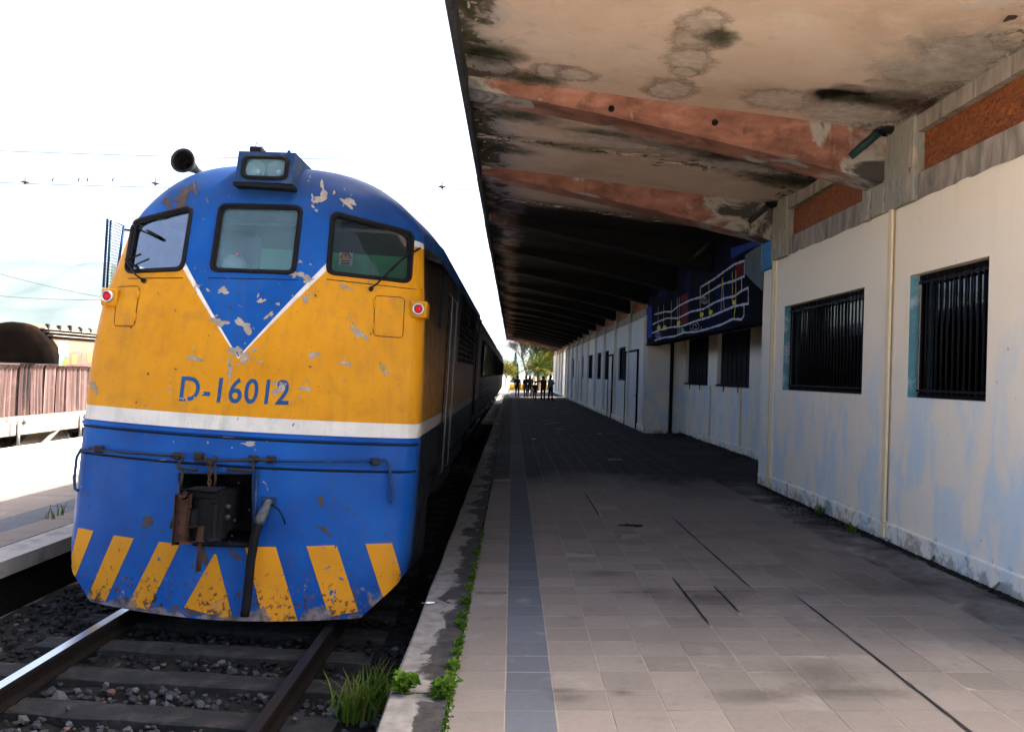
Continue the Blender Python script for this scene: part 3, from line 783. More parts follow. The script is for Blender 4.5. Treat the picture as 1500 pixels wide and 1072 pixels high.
for i, (px, py, rx, ry, mt) in enumerate([(715, 95, .55, .45, 'st_pale'), (808, 105, .42, .40, 'st_pale'), (842, 108, .38, .36, 'st_pale'), (985, 130, .42, .50, 'st_pale'), (1020, 55, .40, .60, 'st_pale'), (1012, 85, .40, .55, 'st_pale'), (1000, 103, .25, .22, 'st_pale'), (1145, 145, .70, .50, 'st_pale'), (1030, 30, .35, .5, 'st_pale'),
        (722, 75, .55, .5, 'st_moss'), (770, 112, .7, .3, 'st_moss'), (1375, 115, .9, .75, 'st_moss'), (1440, 75, 1.0, .6, 'st_moss'), (1290, 145, .9, .35, 'st_moss'), (1055, 50, .3, .3, 'st_moss'), (1330, 155, .9, .9, 'st_brown'), (1250, 165, 1.2, .6, 'st_white'), (1390, 90, .9, 1.3, 'st_white'),
        (1120, 255, 1.2, .8, 'st_brown'), (1160, 262, .8, .8, 'st_moss'), (1090, 240, 1.2, .5, 'st_white'), (735, 215, .9, .35, 'st_moss'), (1000, 215, 1.6, .45, 'st_brown'), (900, 205, 1.6, .35, 'st_white'), (880, 190, .9, .25, 'st_moss'), (830, 212, 1.0, .3, 'st_brown'), (740, 300, .5, .5, 'st_brown'), (1130, 232, .8, .35, 'st_brown'), (760, 165, .8, .4, 'st_moss'), (800, 150, .8, .3, 'st_white')]):
    c_ = soffit_pt(px, py); ex = Vector((1, 0, -SL)).normalized() * rx; ey = Vector((0, 1, 0)) * ry; dn = Vector((0, 0, -.013 - .0012 * i))
    decal('water_stain', [c_ - ex + ey + dn, c_ + ex + ey + dn, c_ + ex - ey + dn, c_ - ex - ey + dn], M[mt], can, CO)
M['st_floor'] = stain_mat('floor_grime', (.035, .030, .028), .34, None, .30); M['st_floorpale'] = stain_mat('floor_scuff', (.20, .18, .165), .34, None, .3)
for i, (px, py, rx, ry, mt) in enumerate([(1040, 875, .5, .4, 'st_floor'), (890, 840, .3, .25, 'st_floor'), (960, 868, .35, .3, 'st_floor'), (1230, 1012, .7, .25, 'st_floor'), (1110, 1020, .4, .2, 'st_floor'), (820, 1012, .18, .1, 'st_floor'), (830, 1024, .2, .12, 'st_floor'), (912, 1016, .12, .1, 'st_floor'), (1100, 830, .7, .5, 'st_floorpale'), (930, 790, .8, .6, 'st_floorpale'), (1280, 930, .6, .4, 'st_floorpale'), (1180, 870, .6, .5, 'st_floorpale'), (1200, 985, .5, .4, 'st_floor'), (1310, 860, .8, .6, 'st_floor')]):
    q = at_floor(px, py); z = .0042 + .0006 * i
    decal('paving_stain', [(q.x - rx, q.y + ry, z), (q.x + rx, q.y + ry, z), (q.x + rx, q.y - ry, z), (q.x - rx, q.y - ry, z)], M[mt], plat)

# flaking plaster along the slab joint and the wall corner
rn = random.Random(77); pf = [MB(), MB(), MB()]
def scab(P, sx, sy, drop):
    n = rn.randint(6, 9); a0 = rn.uniform(0, 6.28); ring = []
    for k in range(n):
        t = a0 + 6.283 * k / n; rr = rn.uniform(.5, 1.2); ring.append(P + Vector((math.cos(t) * sx * rr, math.sin(t) * sy * rr, -rn.uniform(0, drop))))
    pf[rn.choice((0, 0, 0, 1, 2, 2))].face(ring)
for jy, n in ((11.72, 230), (15.8, 120)):
    for i in range(n):
        X = rn.uniform(XE + .05, WX - .1); y = jy + rn.gauss(0, .06 + .10 * (X > 1.5)); scab(Vector((X, y, zc(X) - .006)), rn.uniform(.02, .13), rn.uniform(.01, .035), .02)
for i in range(260):
    y = rn.uniform(5.6, 13); X = WX - .05 - abs(rn.gauss(0, .16)); scab(Vector((X, y, zc(X) - .006)), rn.uniform(.01, .05), rn.uniform(.02, .12), .02)
for i in range(60):
    y = rn.uniform(6, 13); X = XE + abs(rn.gauss(0, .10)); scab(Vector((X, y, zc(X) - .006)), rn.uniform(.01, .04), rn.uniform(.02, .08), .015)
M['scab_dark'] = basic('bare_damp_patch', (.05, .035, .025), .95, .4, 9, .4, 40); M['scab_pale'] = basic('lifted_plaster', (.50, .42, .34), .95, .2, 9, .3, 40); M['scab_moss'] = basic('mouldy_plaster', (.12, .11, .065), .95, .4, 9, .3, 40)
for mb, mt in zip(pf, ('scab_pale', 'scab_dark', 'scab_moss')):
    tag(cpart(mb, 'flaking_plaster', M[mt], fix=False), kind='stuff')
# ------------------------------------------------------------------ track frame (slightly canted)
KAP = rad(1.7)
TX, TZ = -2.325, -.304
LM = Matrix(((math.cos(KAP), 0, math.sin(KAP), TX), (0, 1, 0, 0), (-math.sin(KAP), 0, math.cos(KAP), TZ), (0, 0, 0, 1)))
LI = LM.inverted()
def loc_y(px, py, Y): return LI @ at_y(px, py, Y)
trk = empty('railway_track', kind='structure', mat=LM)
M['railtop_dark'] = basic('rail_top_dull', (.012, .012, .013), .4, .5, 8, .2, 40, metal=.4)
rp = [(-.036, 0), (.036, 0), (.036, -.035), (.012, -.05), (.012, -.12), (.065, -.132), (.065, -.145), (-.065, -.145), (-.065, -.132), (-.012, -.12), (-.012, -.05), (-.036, -.035)]
for s_ in (-1, 1):
    mb = MB(); n = len(rp)
    for y in (-2.5, 98): mb.v += [(s_ * .875 + a, y, b) for a, b in rp]
    for k in range(n):
        mb.f.append((k, (k + 1) % n, n + (k + 1) % n, n + k)); mb.m.append(1 if k == 0 else 0); mb.sm.append(False)
    mb.build('rail', [M['railside'], M['steel'] if s_ < 0 else M['railtop_dark']], trk)
sl0 = None
for i in range(-4, 40):
    if sl0 is None:
        mb = MB(); nx = 26
        def sf(a, b):
            pr = [(-.125, -.12), (-.128, -.01), (-.112, 0), (-.03, .004), (-.02, -.006), (.05, .003), (.112, 0), (.128, -.01), (.125, -.12)]
            j = int(round(b * 8)); y, z = pr[j]; x = -1.3 + 2.6 * a
            return (x, y + .006 * math.sin(x * 7 + j), z + .004 * math.sin(x * 11 + j * 2))
        mb.grid(nx, 8, sf, sm=False); mb.face([sf(0, j / 8) for j in range(9)]); mb.face([sf(1, j / 8) for j in reversed(range(9))])
        sl0 = mb.build('sleeper', M['sleeper'], trk); o = sl0
    else: o = copy_obj(sl0)
    o.location = (random.gauss(0, .03), 5.52 + i * .63, -.147); o.rotation_euler = (0, 0, random.gauss(0, .012))
# ballast: one bed and many loose stones
mb = MB(); rnd = random.Random(3)
mb.grid(40, 160, lambda a, b: (-2.2 + 4.4 * a, -2.5 + 42 * b, -.215 - .12 * max(0, abs(-2.2 + 4.4 * a) - 1.5) + rnd.gauss(0, .012)), sm=False)
tag(mb.build('ballast_bed', M['earth'], trk, fix=False), kind='stuff')
ico = bmesh.new(); bmesh.ops.create_icosphere(ico, subdivisions=1, radius=1.0)
IV = [v.co.copy() for v in ico.verts]; IF = [tuple(v.index for v in f.verts) for f in ico.faces]; ico.free()
M['stone2'] = basic('ballast_pale', (.045, .046, .05), .9, .4, 3, .5, 30); M['stone3'] = basic('ballast_brown', (.06, .038, .03), .9, .5, 3, .5, 30)
mb = MB()
for i in range(5200):
    x = rnd.uniform(-2.05, 1.75); y = 3.9 + 5.6 * rnd.random() ** 1.2 if i < 4200 else rnd.uniform(3.5, 11)
    fr = ((y - 5.52) / .63) % 1.0
    insl = min(fr, 1 - fr) * .63 < .13 and abs(x) < 1.32
    if insl and rnd.random() < .965: continue
    if abs(abs(x) - .875) < .07: continue
    r = rnd.choice((.014, .02, .026, .034)) * rnd.uniform(.7, 1.25)
    if rnd.random() < .03: r *= 1.6
    z = -.21 - .12 * max(0, abs(x) - 1.5) + r * .3 + (.07 if insl else 0) + rnd.uniform(0, .035)
    sx, sy, sz = rnd.uniform(.7, 1.4), rnd.uniform(.7, 1.4), rnd.uniform(.5, .95)
    rot = Matrix.Rotation(rnd.uniform(0, 6.3), 3, 'Z') @ Matrix.Rotation(rnd.uniform(-.5, .5), 3, 'X')
    n = len(mb.v); mi = 0 if rnd.random() < .72 else (1 if rnd.random() < .7 else 2)
    if (rnd.random() < (y - 5.9) * 1.3 or x < -1.1) and rnd.random() < .93: mi = 3  # stones towards the loco and outside the far rail coloured near-black for shade
    for v in IV:
        j = 1 + rnd.uniform(-.3, .22); q = rot @ Vector((v.x * sx * r * j, v.y * sy * r * j, v.z * sz * r * j)); mb.v.append((x + q.x, y + q.y, z + q.z))
    for f in IF: mb.f.append(tuple(n + k for k in f)); mb.m.append(mi); mb.sm.append(False)
tag(mb.build('ballast_stones', [M['ballast'], M['stone2'], M['stone3'], basic('ballast_shaded', (.007, .007, .0075), .8, .5, 3, .5, 30, spec=.1)], trk, fix=False), kind='stuff')  # last stone colour carries the shade near the loco

# ------------------------------------------------------------------ locomotive paint
UA, WA, KV = 0., 0., 0.                       # filled below from the photograph
def lerp_tab(tab, x):
    if x <= tab[0][0]: return tab[0][1]
    for i in range(len(tab) - 1):
        a, b = tab[i], tab[i + 1]
        if x <= b[0]:
            h = b[0] - a[0]; t = (x - a[0]) / h
            def sl(j):
                if j <= 0 or j >= len(tab) - 1: k = max(0, min(len(tab) - 2, j if j <= 0 else j - 1)); return (tab[k + 1][1] - tab[k][1]) / (tab[k + 1][0] - tab[k][0])
                return (tab[j + 1][1] - tab[j - 1][1]) / (tab[j + 1][0] - tab[j - 1][0])
            m0, m1 = sl(i) * h, sl(i + 1) * h
            return (2 * t**3 - 3 * t**2 + 1) * a[1] + (t**3 - 2 * t**2 + t) * m0 + (-2 * t**3 + 3 * t**2) * b[1] + (t**3 - t**2) * m1
    return tab[-1][1]
VC = [(.06, 6.86), (.6, 6.93), (1.2, 7.01), (1.56, 7.06), (2.16, 7.12), (2.6, 7.21), (2.9, 7.29), (3.3, 7.40), (3.6, 7.49), (3.8, 7.60), (3.92, 7.76), (3.98, 8.0)]
HW = [(.06, 1.40), (.3, 1.43), (.6, 1.445), (1.56, 1.465), (2.2, 1.455), (2.9, 1.42), (3.37, 1.385), (3.7, 1.36), (3.98, 1.33)]
W0, W1_ = .06, 3.98
CR = .20; TH0 = rad(24)
def wtop(u): return 3.98 - .51 * (abs(u) / 1.36) ** 3.3
def wbot(u):
    a = abs(u); return .06 + .015 * a + (max(0, a - 1.12) * .95)
def FS(s, q):
    w0 = W0 + (W1_ - W0) * q
    hw = lerp_tab(HW, w0); vc = lerp_tab(VC, w0); bl = .31 - .03 * q
    sg = 1 if s >= 0 else -1; a = abs(s); u1 = hw - .593 * CR
    if a <= .84:
        t = a / .84; u = u1 * t; v = bl * t * t
    else:
        th = TH0 + (math.pi / 2 - TH0) * (a - .84) / .16
        u = u1 + CR * (math.sin(th) - math.sin(TH0)); v = bl + CR * (math.cos(TH0) - math.cos(th))
    w = w0
    if w0 < .7: w = wbot(u) + (.7 - wbot(u)) * (w0 - W0) / (.7 - W0)
    elif w0 > 2.6: w = 2.6 + (wtop(u) - 2.6) * (w0 - 2.6) / (W1_ - 2.6)
    return Vector((u * sg, vc + v, w))
def FN(s, q):
    e = 2e-3; s = max(-.998, min(.998, s)); q = max(.002, min(.998, q))
    n = (FS(s + e, q) - FS(s - e, q)).cross(FS(s, q + e) - FS(s, q - e)); n.normalize()
    return n if n.y < 0 or abs(s) > .9 else -n
def proj(pl):
    d = LM @ pl - CAM; k = d.dot(fwd)
    return 750 + F * d.dot(right) / k, 536 - F * d.dot(up) / k
def inv(px, py):
    s, q = (px - 370) / 300., (900 - py) / 680.
    for _ in range(25):
        s = max(-1, min(1, s)); q = max(0, min(1, q))
        x, y = proj(FS(s, q)); ex, ey = px - x, py - y
        if abs(ex) + abs(ey) < .02: break
        e = 1e-3
        s1 = s + e if s < .99 else s - e; q1 = q + e if q < .99 else q - e
        xs, ys = proj(FS(s1, q)); xq, yq = proj(FS(s, q1))
        a, b, c_, d = (xs - x) / (s1 - s), (xq - x) / (q1 - q), (ys - y) / (s1 - s), (yq - y) / (q1 - q)
        det = a * d - b * c_
        if abs(det) < 1e-9: break
        ds, dq = (d * ex - b * ey) / det, (-c_ * ex + a * ey) / det
        mx = max(abs(ds) / .3, abs(dq) / .3, 1); s += ds / mx; q += dq / mx
    return max(-1, min(1, s)), max(0, min(1, q))
def PX(px, py, off=0.0):                      # a pixel on the nose -> point in the locomotive's frame
    s, q = inv(px, py); return FS(s, q) + FN(s, q) * off
tip = PX(349, 523); vl = PX(274, 390); vr = PX(472, 392)
UA, WA = tip.x, tip.z
KL = (UA - vl.x) / (vl.z - WA); KR = (vr.x - UA) / (vr.z - WA)
BW0 = .5 * (PX(300, 633).z + PX(520, 635).z); BW1 = .5 * (PX(300, 612).z + PX(520, 613).z)
print('V', UA, WA, KL, KR, 'band', BW0, BW1)
def loco_paint(name='locomotive_paint', flank_shade=0.0):
    g = G(name); ox, oy, oz = g.xyz()
    yel = g.ramp(g.noise(1.6, 4), [(.3, (.37, .155, .0035)), (.7, (.46, .205, .006))])
    blu = g.ramp(g.noise(1.4, 5), [(.3, (.0, .034, .165)), (.72, (.006, .068, .26))])
    wht = g.ramp(g.noise(3, 4), [(.3, (.42, .405, .365)), (.7, (.52, .505, .46))])
    du = g.math('SUBTRACT', ox, UA); dw = g.math('SUBTRACT', oz, WA)
    # distance outside the V, either side
    lef = g.math('SUBTRACT', g.math('MULTIPLY', du, -1.), g.math('MULTIPLY', dw, KL))
    rig = g.math('SUBTRACT', du, g.math('MULTIPLY', dw, KR))
    out = g.math('MAXIMUM', lef, rig)
    wl = g.math('ADD', .012, g.math('MULTIPLY', g.math('MAXIMUM', dw, 0.), .055))
    isy = g.math('GREATER_THAN', out, wl); isw = g.math('MULTIPLY', g.math('GREATER_THAN', out, 0.), g.math('SUBTRACT', 1., isy))
    topk = g.math('LESS_THAN', oz, 3.34); topw = g.math('LESS_THAN', oz, 3.28)
    c = g.mix(isw, blu, wht); c = g.mix(isy, c, g.mix(topw, wht, yel)); c = g.mix(topk, blu, c)
    c = g.mix(g.math('LESS_THAN', oz, BW1), c, wht); c = g.mix(g.math('LESS_THAN', oz, BW0), c, blu)
    ob = g.tc.outputs['Object']
    # flaked paint: primer patches, larger ones clustered
    big = g.noise(2.6, 2, .5); ch = g.noise(11, 4, .62, dist=.7)
    chip = g.ramp(g.math('ADD', ch, g.mapr(big, .35, .75, -.09, .07)), [(.685, 0.), (.695, 1.)])
    pcol = g.ramp(g.noise(17, 3), [(.3, (.08, .055, .04)), (.48, (.19, .165, .13)), (.7, (.30, .275, .235))])
    c = g.mix(chip, c, pcol)
    sm = g.ramp(g.noise(70, 2, .5), [(.70, 0.), (.72, 1.)])
    c = g.mix(g.math('MULTIPLY', sm, .75), c, (.05, .035, .03))
    # stone-chipped, greasy lower edge
    low = g.mapr(oz, .10, .75, .16, -.09)
    lo = g.ramp(g.math('ADD', g.noise(24, 4, .65), low), [(.66, 0.), (.70, 1.)])
    c = g.mix(g.math('MULTIPLY', lo, .9), c, g.ramp(g.noise(8, 3), [(.35, (.015, .013, .012)), (.6, (.09, .05, .03)), (.75, (.22, .20, .18))]))
    lo2 = g.ramp(g.math('ADD', g.noise(4, 5, .6, dist=.6), g.mapr(oz, .08, .45, .24, -.1)), [(.68, 0.), (.74, 1.)])
    c = g.mix(g.math('MULTIPLY', lo2, .85), c, g.ramp(g.noise(10, 4), [(.35, (.03, .024, .02)), (.65, (.20, .17, .15))]))
    # smoke film on the crown of the cab
    crn = g.math('MULTIPLY', g.mapr(g.math('ADD', oz, g.math('MULTIPLY', g.math('SUBTRACT', g.noise(3, 6, .65), .5), .5)), 3.35, 3.75), .62)
    c = g.mix(crn, c, (.012, .018, .035))
    grm = g.ramp(g.noise(5, 7, .7, dist=.4), [(.52, 0.), (.72, 1.)])
    c = g.mix(g.math('MULTIPLY', grm, .22), c, (.035, .032, .03))
    # faint streaks of grime
    st = g.ramp(g.noise(2.2, 4, .6, g.scalev(6, 6, .6)), [(.5, 0.), (.75, 1.)])
    c = g.mix(g.math('MULTIPLY', st, .20), c, (.05, .045, .04))
    if flank_shade:  # shade along the body sides painted almost black over the livery
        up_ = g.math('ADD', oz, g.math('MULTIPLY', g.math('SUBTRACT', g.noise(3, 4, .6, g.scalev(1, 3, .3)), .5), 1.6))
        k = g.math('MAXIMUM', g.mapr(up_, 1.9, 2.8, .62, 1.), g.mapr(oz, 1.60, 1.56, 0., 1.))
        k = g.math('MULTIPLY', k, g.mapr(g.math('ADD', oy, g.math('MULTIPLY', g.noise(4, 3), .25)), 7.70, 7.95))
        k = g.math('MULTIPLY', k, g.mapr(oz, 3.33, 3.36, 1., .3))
        c = g.mix(g.math('MULTIPLY', k, flank_shade), c, (.005, .0048, .0045))
    h = g.math('ADD', g.math('MULTIPLY', chip, -.5), g.math('MULTIPLY', g.noise(3.2, 3), .8))
    nrm = g.bump(h, .35, .006, g.bump(g.noise(120, 3), .06, .002))
    ro = g.math('ADD', g.mapr(g.noise(6, 4), .3, .7, .34, .5), g.math('MULTIPLY', g.math('MAXIMUM', chip, lo), .35), clamp=True)
    return g.done(c, ro, 0, nrm, .09)
M['loco'] = loco_paint(); M['locoside'] = loco_paint('locomotive_paint_shaded', .985)  # second copy is the same livery with side shade painted in
def flaky(name, col, low=True, flake=.66, under=(.012, .06, .2)):
    g = G(name); x, y, z = g.xyz()
    c = g.ramp(g.noise(2, 4), [(.3, tuple(a * .85 for a in col)), (.7, tuple(a * 1.1 for a in col))])
    lo = g.ramp(g.math('ADD', g.noise(24, 4, .65), g.mapr(z, .10, .75, .15, -.09)), [(.67, 0.), (.70, 1.)])
    c = g.mix(g.math('MULTIPLY', lo, .9), c, g.ramp(g.noise(8, 3), [(.35, (.02, .016, .014)), (.6, (.12, .05, .03)), (.75, (.24, .2, .16))]))
    lo2 = g.ramp(g.math('ADD', g.noise(4, 5, .6, dist=.6), g.mapr(z, .08, .45, .24, -.1)), [(.68, 0.), (.74, 1.)])
    c = g.mix(g.math('MULTIPLY', lo2, .85), c, g.ramp(g.noise(10, 4), [(.35, (.03, .024, .02)), (.65, (.20, .17, .15))]))
    ch = g.ramp(g.noise(14, 4, .62, dist=.7), [(flake, 0.), (flake + .012, 1.)])
    c = g.mix(ch, c, under)
    return g.done(c, .55, 0, g.bump(g.noise(60, 3), .08, .002), .14)
M['stripe'] = flaky('stripe_yellow', (.43, .18, .006))
M['digit'] = flaky('digit_blue', (.006, .05, .15), flake=.66, under=(.36, .21, .07))
M['primer'] = basic('bare_primer', (.22, .19, .155), .8, .5, 12, .2, 60)

# ------------------------------------------------------------------ locomotive
loco = empty('locomotive', label='yellow and blue diesel locomotive numbered D-16012 standing at the platform', cat='locomotive', mat=LM)
def roundpoly(P, r, n=5):
    out = []; N = len(P)
    for i in range(N):
        a, b, c_ = Vector(P[i - 1]), Vector(P[i]), Vector(P[(i + 1) % N])
        d1 = (a - b); d2 = (c_ - b); l1 = min(r, d1.length * .45); l2 = min(r, d2.length * .45)
        p0 = b + d1.normalized() * l1; p2 = b + d2.normalized() * l2
        for k in range(n + 1):
            t = k / n; out.append(p0 * (1 - t) ** 2 + b * (2 * t * (1 - t)) + p2 * t * t)
    return out
def inset(P, d):
    c_ = Vector((sum(p[0] for p in P) / len(P), sum(p[1] for p in P) / len(P)))
    return [tuple(Vector(p) + (c_ - Vector(p)).normalized() * d * 1.35) for p in P]
WIN = {'l': [(192.5, 321.5), (285, 299.5), (271, 398.5), (181, 402)], 'c': [(320, 297.5), (446, 301), (434.5, 403.5), (305.5, 398.5)],
       'r': [(484, 308), (609, 340), (604, 416.5), (475.5, 402)]}
POCKET = [(262, 692), (371, 693), (371, 797), (262, 793)]
def to_sq(P): return [inv(*p) for p in P]
def dens(P, n=6):
    o = []
    for i in range(len(P)):
        a, b = Vector(P[i]), Vector(P[(i + 1) % len(P)])
        for k in range(n): o.append(tuple(a.lerp(b, k / n)))
    return o
HOLES = [to_sq(dens(roundpoly(inset(P, 4), 9, 3), 2)) for P in WIN.values()] + [to_sq(dens(POCKET, 6))]
def inpoly(x, y, P):
    r = False; j = len(P) - 1
    for i in range(len(P)):
        if (P[i][1] > y) != (P[j][1] > y) and x < (P[j][0] - P[i][0]) * (y - P[i][1]) / (P[j][1] - P[i][1]) + P[i][0]: r = not r
        j = i
    return r
HB = [(min(p[0] for p in P), max(p[0] for p in P), min(p[1] for p in P), max(p[1] for p in P)) for P in HOLES]
NS, NQ = 190, 190
def skipf(i, j):
    s = -1 + 2 * (i + .5) / NS; q = (j + .5) / NQ
    for P, b in zip(HOLES, HB):
        if b[0] < s < b[1] and b[2] < q < b[3] and inpoly(s, q, P): return True
    return False
mb = MB(); mb.grid(NS, NQ, lambda a, b: FS(-1 + 2 * a, b), skip=skipf)
mb.build('nose', M['loco'], loco, fix=False)
VE = 20.2
SIDEW = 1.475
QC = [j / 60 for j in range(61)]
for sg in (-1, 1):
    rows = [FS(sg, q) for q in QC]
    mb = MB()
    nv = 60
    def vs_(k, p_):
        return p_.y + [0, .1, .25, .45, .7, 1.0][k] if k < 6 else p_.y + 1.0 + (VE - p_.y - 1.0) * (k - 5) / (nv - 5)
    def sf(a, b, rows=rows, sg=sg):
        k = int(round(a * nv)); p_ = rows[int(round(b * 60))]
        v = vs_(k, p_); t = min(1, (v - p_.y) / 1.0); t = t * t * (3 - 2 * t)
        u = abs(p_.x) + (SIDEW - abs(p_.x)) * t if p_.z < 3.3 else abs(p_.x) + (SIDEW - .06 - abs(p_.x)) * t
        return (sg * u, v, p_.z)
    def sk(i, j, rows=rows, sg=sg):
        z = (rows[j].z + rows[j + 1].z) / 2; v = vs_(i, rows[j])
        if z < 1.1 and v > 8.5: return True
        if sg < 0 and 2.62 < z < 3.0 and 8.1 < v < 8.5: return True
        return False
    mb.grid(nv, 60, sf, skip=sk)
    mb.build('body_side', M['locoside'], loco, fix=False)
mb = MB()
def rf(a, b):
    s = -1 + 2 * a; p_ = FS(s, 1); v = p_.y + (VE - p_.y) * b; k = min(1, b * 12)
    x = p_.x * (1 + (.04 if k else 0) * k); return (x * (1 + .06 * k * 0), v, p_.z + (.03 * k))
mb.grid(60, 40, rf); mb.build('roof', M['loco'], loco, fix=False)
mb = MB(); mb.face([(-1.46, VE, 1.0), (1.46, VE, 1.0), (1.46, VE, 3.4), (.7, VE, 3.85), (0, VE, 3.98), (-.7, VE, 3.85), (-1.46, VE, 3.4)]); mb.build('end_wall', M['black'], loco, fix=False)
# underframe, tank, bogies
MB().box(-1.40, 1.40, 8.3, VE, .98, 1.12).build('underframe', M['black'], loco)
MB().box(-1.25, 1.25, 12.6, 15.2, .30, .98).build('fuel_tank', M['greasy'], loco, bevel=.08)
MB().box(-1.05, 1.05, 7.6, 8.3, .35, 1.1).build('pilot_back', M['black'], loco)
for vb in (10.2, 17.6):
    bg_ = empty('bogie', (0, vb, 0)); bg_.parent = loco
    for sg in (-1, 1): MB().box(sg * 1.12 - .08, sg * 1.12 + .08, -1.9, 1.9, .38, .78).build('side_frame', M['greasy'], bg_, bevel=.03)
    for dv in (-1.45, 0, 1.45):
        w = MB()
        for sg in (-1, 1): w.lathe([(.07, -.07), (.47, -.065), (.50, -.04), (.50, .05), (.53, .07), (.07, .075)], (sg * .875, dv, .5), (-sg, 0, 0), 28)
        w.tube([(-.9, dv, .5), (.9, dv, .5)], .08, 10); w.build('wheelset', M['greasy'], bg_)
# windows
def tube_px(P, r, name, mat, off=0.0, closed=False, n=8, parent=None):
    return MB().tube([PX(p[0], p[1], off) for p in P], r, n, closed).build(name, mat, parent or loco)
def quad_px(Q, nx, ny, name, mat, off, parent=None, thick=0):
    a, b, c_, d = [Vector(q) for q in Q]       # TL TR BR BL
    mb = MB(); mb.grid(nx, ny, lambda p_, q_: PX(*(a.lerp(b, p_).lerp(d.lerp(c_, p_), q_)), off))
    return mb.build(name, mat, parent or loco, fix=False)
for k, P in WIN.items():
    w = empty('window'); w.parent = loco
    tube_px(dens(roundpoly(inset(P, 3.5), 10, 4), 2), .017, 'gasket', M['rubber'], .006, True, 8, w)
    tube_px(dens(roundpoly(inset(P, 6.5), 9, 4), 2), .012, 'gasket_lip', M['rubber'], -.004, True, 6, w)
    quad_px(inset(P, 3), 10, 8, 'pane', M['cabglass_mid'] if k == 'c' else M['cabglass'], -.022, w)
# cab interior
MB().box(-1.36, 1.36, 7.75, 9.5, 1.85, 1.9).build('cab_floor', M['darkcab'], loco)
rwl = MB().box(-1.40, 1.40, 9.5, 9.55, 1.85, 3.45).build('cab_back_wall', M['green'], loco)
MB().box(-.05, .62, 9.46, 9.498, 1.95, 3.30).build('cab_door', M['green'], loco, bevel=.01)
MB().box(1.02, 1.36, 9.0, 9.45, 1.9, 2.98).build('cab_cabinet', M['darkcab'], loco, bevel=.02)
MB().box(-1.15, 1.15, 7.9, 9.5, 3.40, 3.43).build('cab_ceiling', M['darkcab'], loco)
MB().hexa([(-1.2, 7.45, 2.0), (1.2, 7.45, 2.0), (1.2, 8.0, 2.0), (-1.2, 8.0, 2.0), (-1.2, 7.58, 2.58), (1.2, 7.58, 2.58), (1.2, 7.95, 2.66), (-1.2, 7.95, 2.66)]).build('cab_desk', M['darkcab'], loco)
q0 = loc_y(507, 375, 9.44)
sg_ = empty('danger_sign'); sg_.parent = loco
MB().box(q0.x - .075, q0.x + .075, 9.43, 9.445, q0.z - .105, q0.z + .105).build('plate', M['white'], sg_)
def tri(r, y, m_): 
    mb = MB(); mb.extrude([(q0.x - r, y, q0.z - .03 - (.03 - .06 * r) * 0), (q0.x + r, y, q0.z - .03), (q0.x, y, q0.z - .03 + r * 1.75)], (0, .003, 0)); return mb.build('triangle', m_, sg_)
tri(.066, 9.426, M['black']); tri(.052, 9.4225, M['orange'])
MB().extrude([(q0.x - .004, 9.419, q0.z + .03), (q0.x + .012, 9.419, q0.z + .03), (q0.x + .004, 9.419, q0.z + .012), (q0.x + .016, 9.419, q0.z + .012), (q0.x - .01, 9.419, q0.z - .022), (q0.x - .002, 9.419, q0.z + .004), (q0.x - .014, 9.419, q0.z + .004)], (0, .002, 0)).build('bolt_symbol', M['black'], sg_)
for dz in (-.055, -.075, -.092): MB().box(q0.x - .05, q0.x + .05, 9.4265, 9.4295, q0.z + dz - .005, q0.z + dz + .005).build('text_line', M['black'], sg_)
# driver's seat, with a white bag hung over it
q1 = loc_y(352, 375, 8.35)
M['baggrey'] = basic('grey_bag', (.34, .36, .40), .7, .2, 8, .2, 30)
st_ = empty('driver_seat'); st_.parent = loco
MB().box(q1.x - .24, q1.x + .20, 8.3, 8.42, q1.z - .45, q1.z + .24).build('backrest', M['rubber'], st_, bevel=.09)
MB().lathe([(.0, .05), (.05, .045), (.085, .02), (.11, -.02), (.115, -.07), (.09, -.11), (0, -.12)], (q1.x + .0, 8.2, q1.z - .06), (0, 0, 1), 12).build('hanging_bag', M['baggrey'], st_)
MB().box(q1.x + .04, q1.x + .07, 8.10, 8.13, q1.z - .03, q1.z + .0).build('red_tie', M['red'], st_)
# lips and seams across the nose
def strip(w, r, off, name, mat, s0=-1., s1=1., parent=None, n=60):
    q = (w - W0) / (W1_ - W0)
    return MB().tube([FS(s0 + (s1 - s0) * i / n, q) + FN(s0 + (s1 - s0) * i / n, q) * off for i in range(n + 1)], r, 6).build(name, mat, parent or loco)
strip(BW0 - .035, .018, .004, 'lip', M['loco']); strip(BW0 - .062, .007, .001, 'seam', M['rubber'])
wr = PX(420, 684).z
strip(wr, .012, .004, 'lip', M['loco']); strip(wr - .018, .008, .002, 'seam', M['rubber'])
ws = PX(440, 409).z
for a, b in (((188, 408), (268, 407)), ((305, 407), (437, 410)), ((478, 409), (618, 425))):
    tube_px([Vector(a).lerp(Vector(b), t / 14) for t in range(15)], .0035, 'seam', M['rubber'], .001)
# warning stripes
STR = [[(115, 772.5), (137.5, 777), (108, 852), (101.5, 830)], [(167, 783.5), (196.5, 788), (155, 880), (127.5, 877)], [(233.5, 793), (264, 796.5), (217, 893), (186, 889)],
       [(314, 811), (317, 811), (342, 909), (270, 889)], [(359, 800.5), (404, 800.5), (436, 909), (386, 910)], [(449, 799.5), (493, 798), (524.5, 895), (482, 903)], [(535, 796), (574, 795), (590, 850), (561, 876)]]
for Q in STR:
    P4 = [Q[0], Q[1], Q[2], Q[3]]
    quad_px(P4, 8, 14, 'warning_stripe', M['stripe'], .0035)
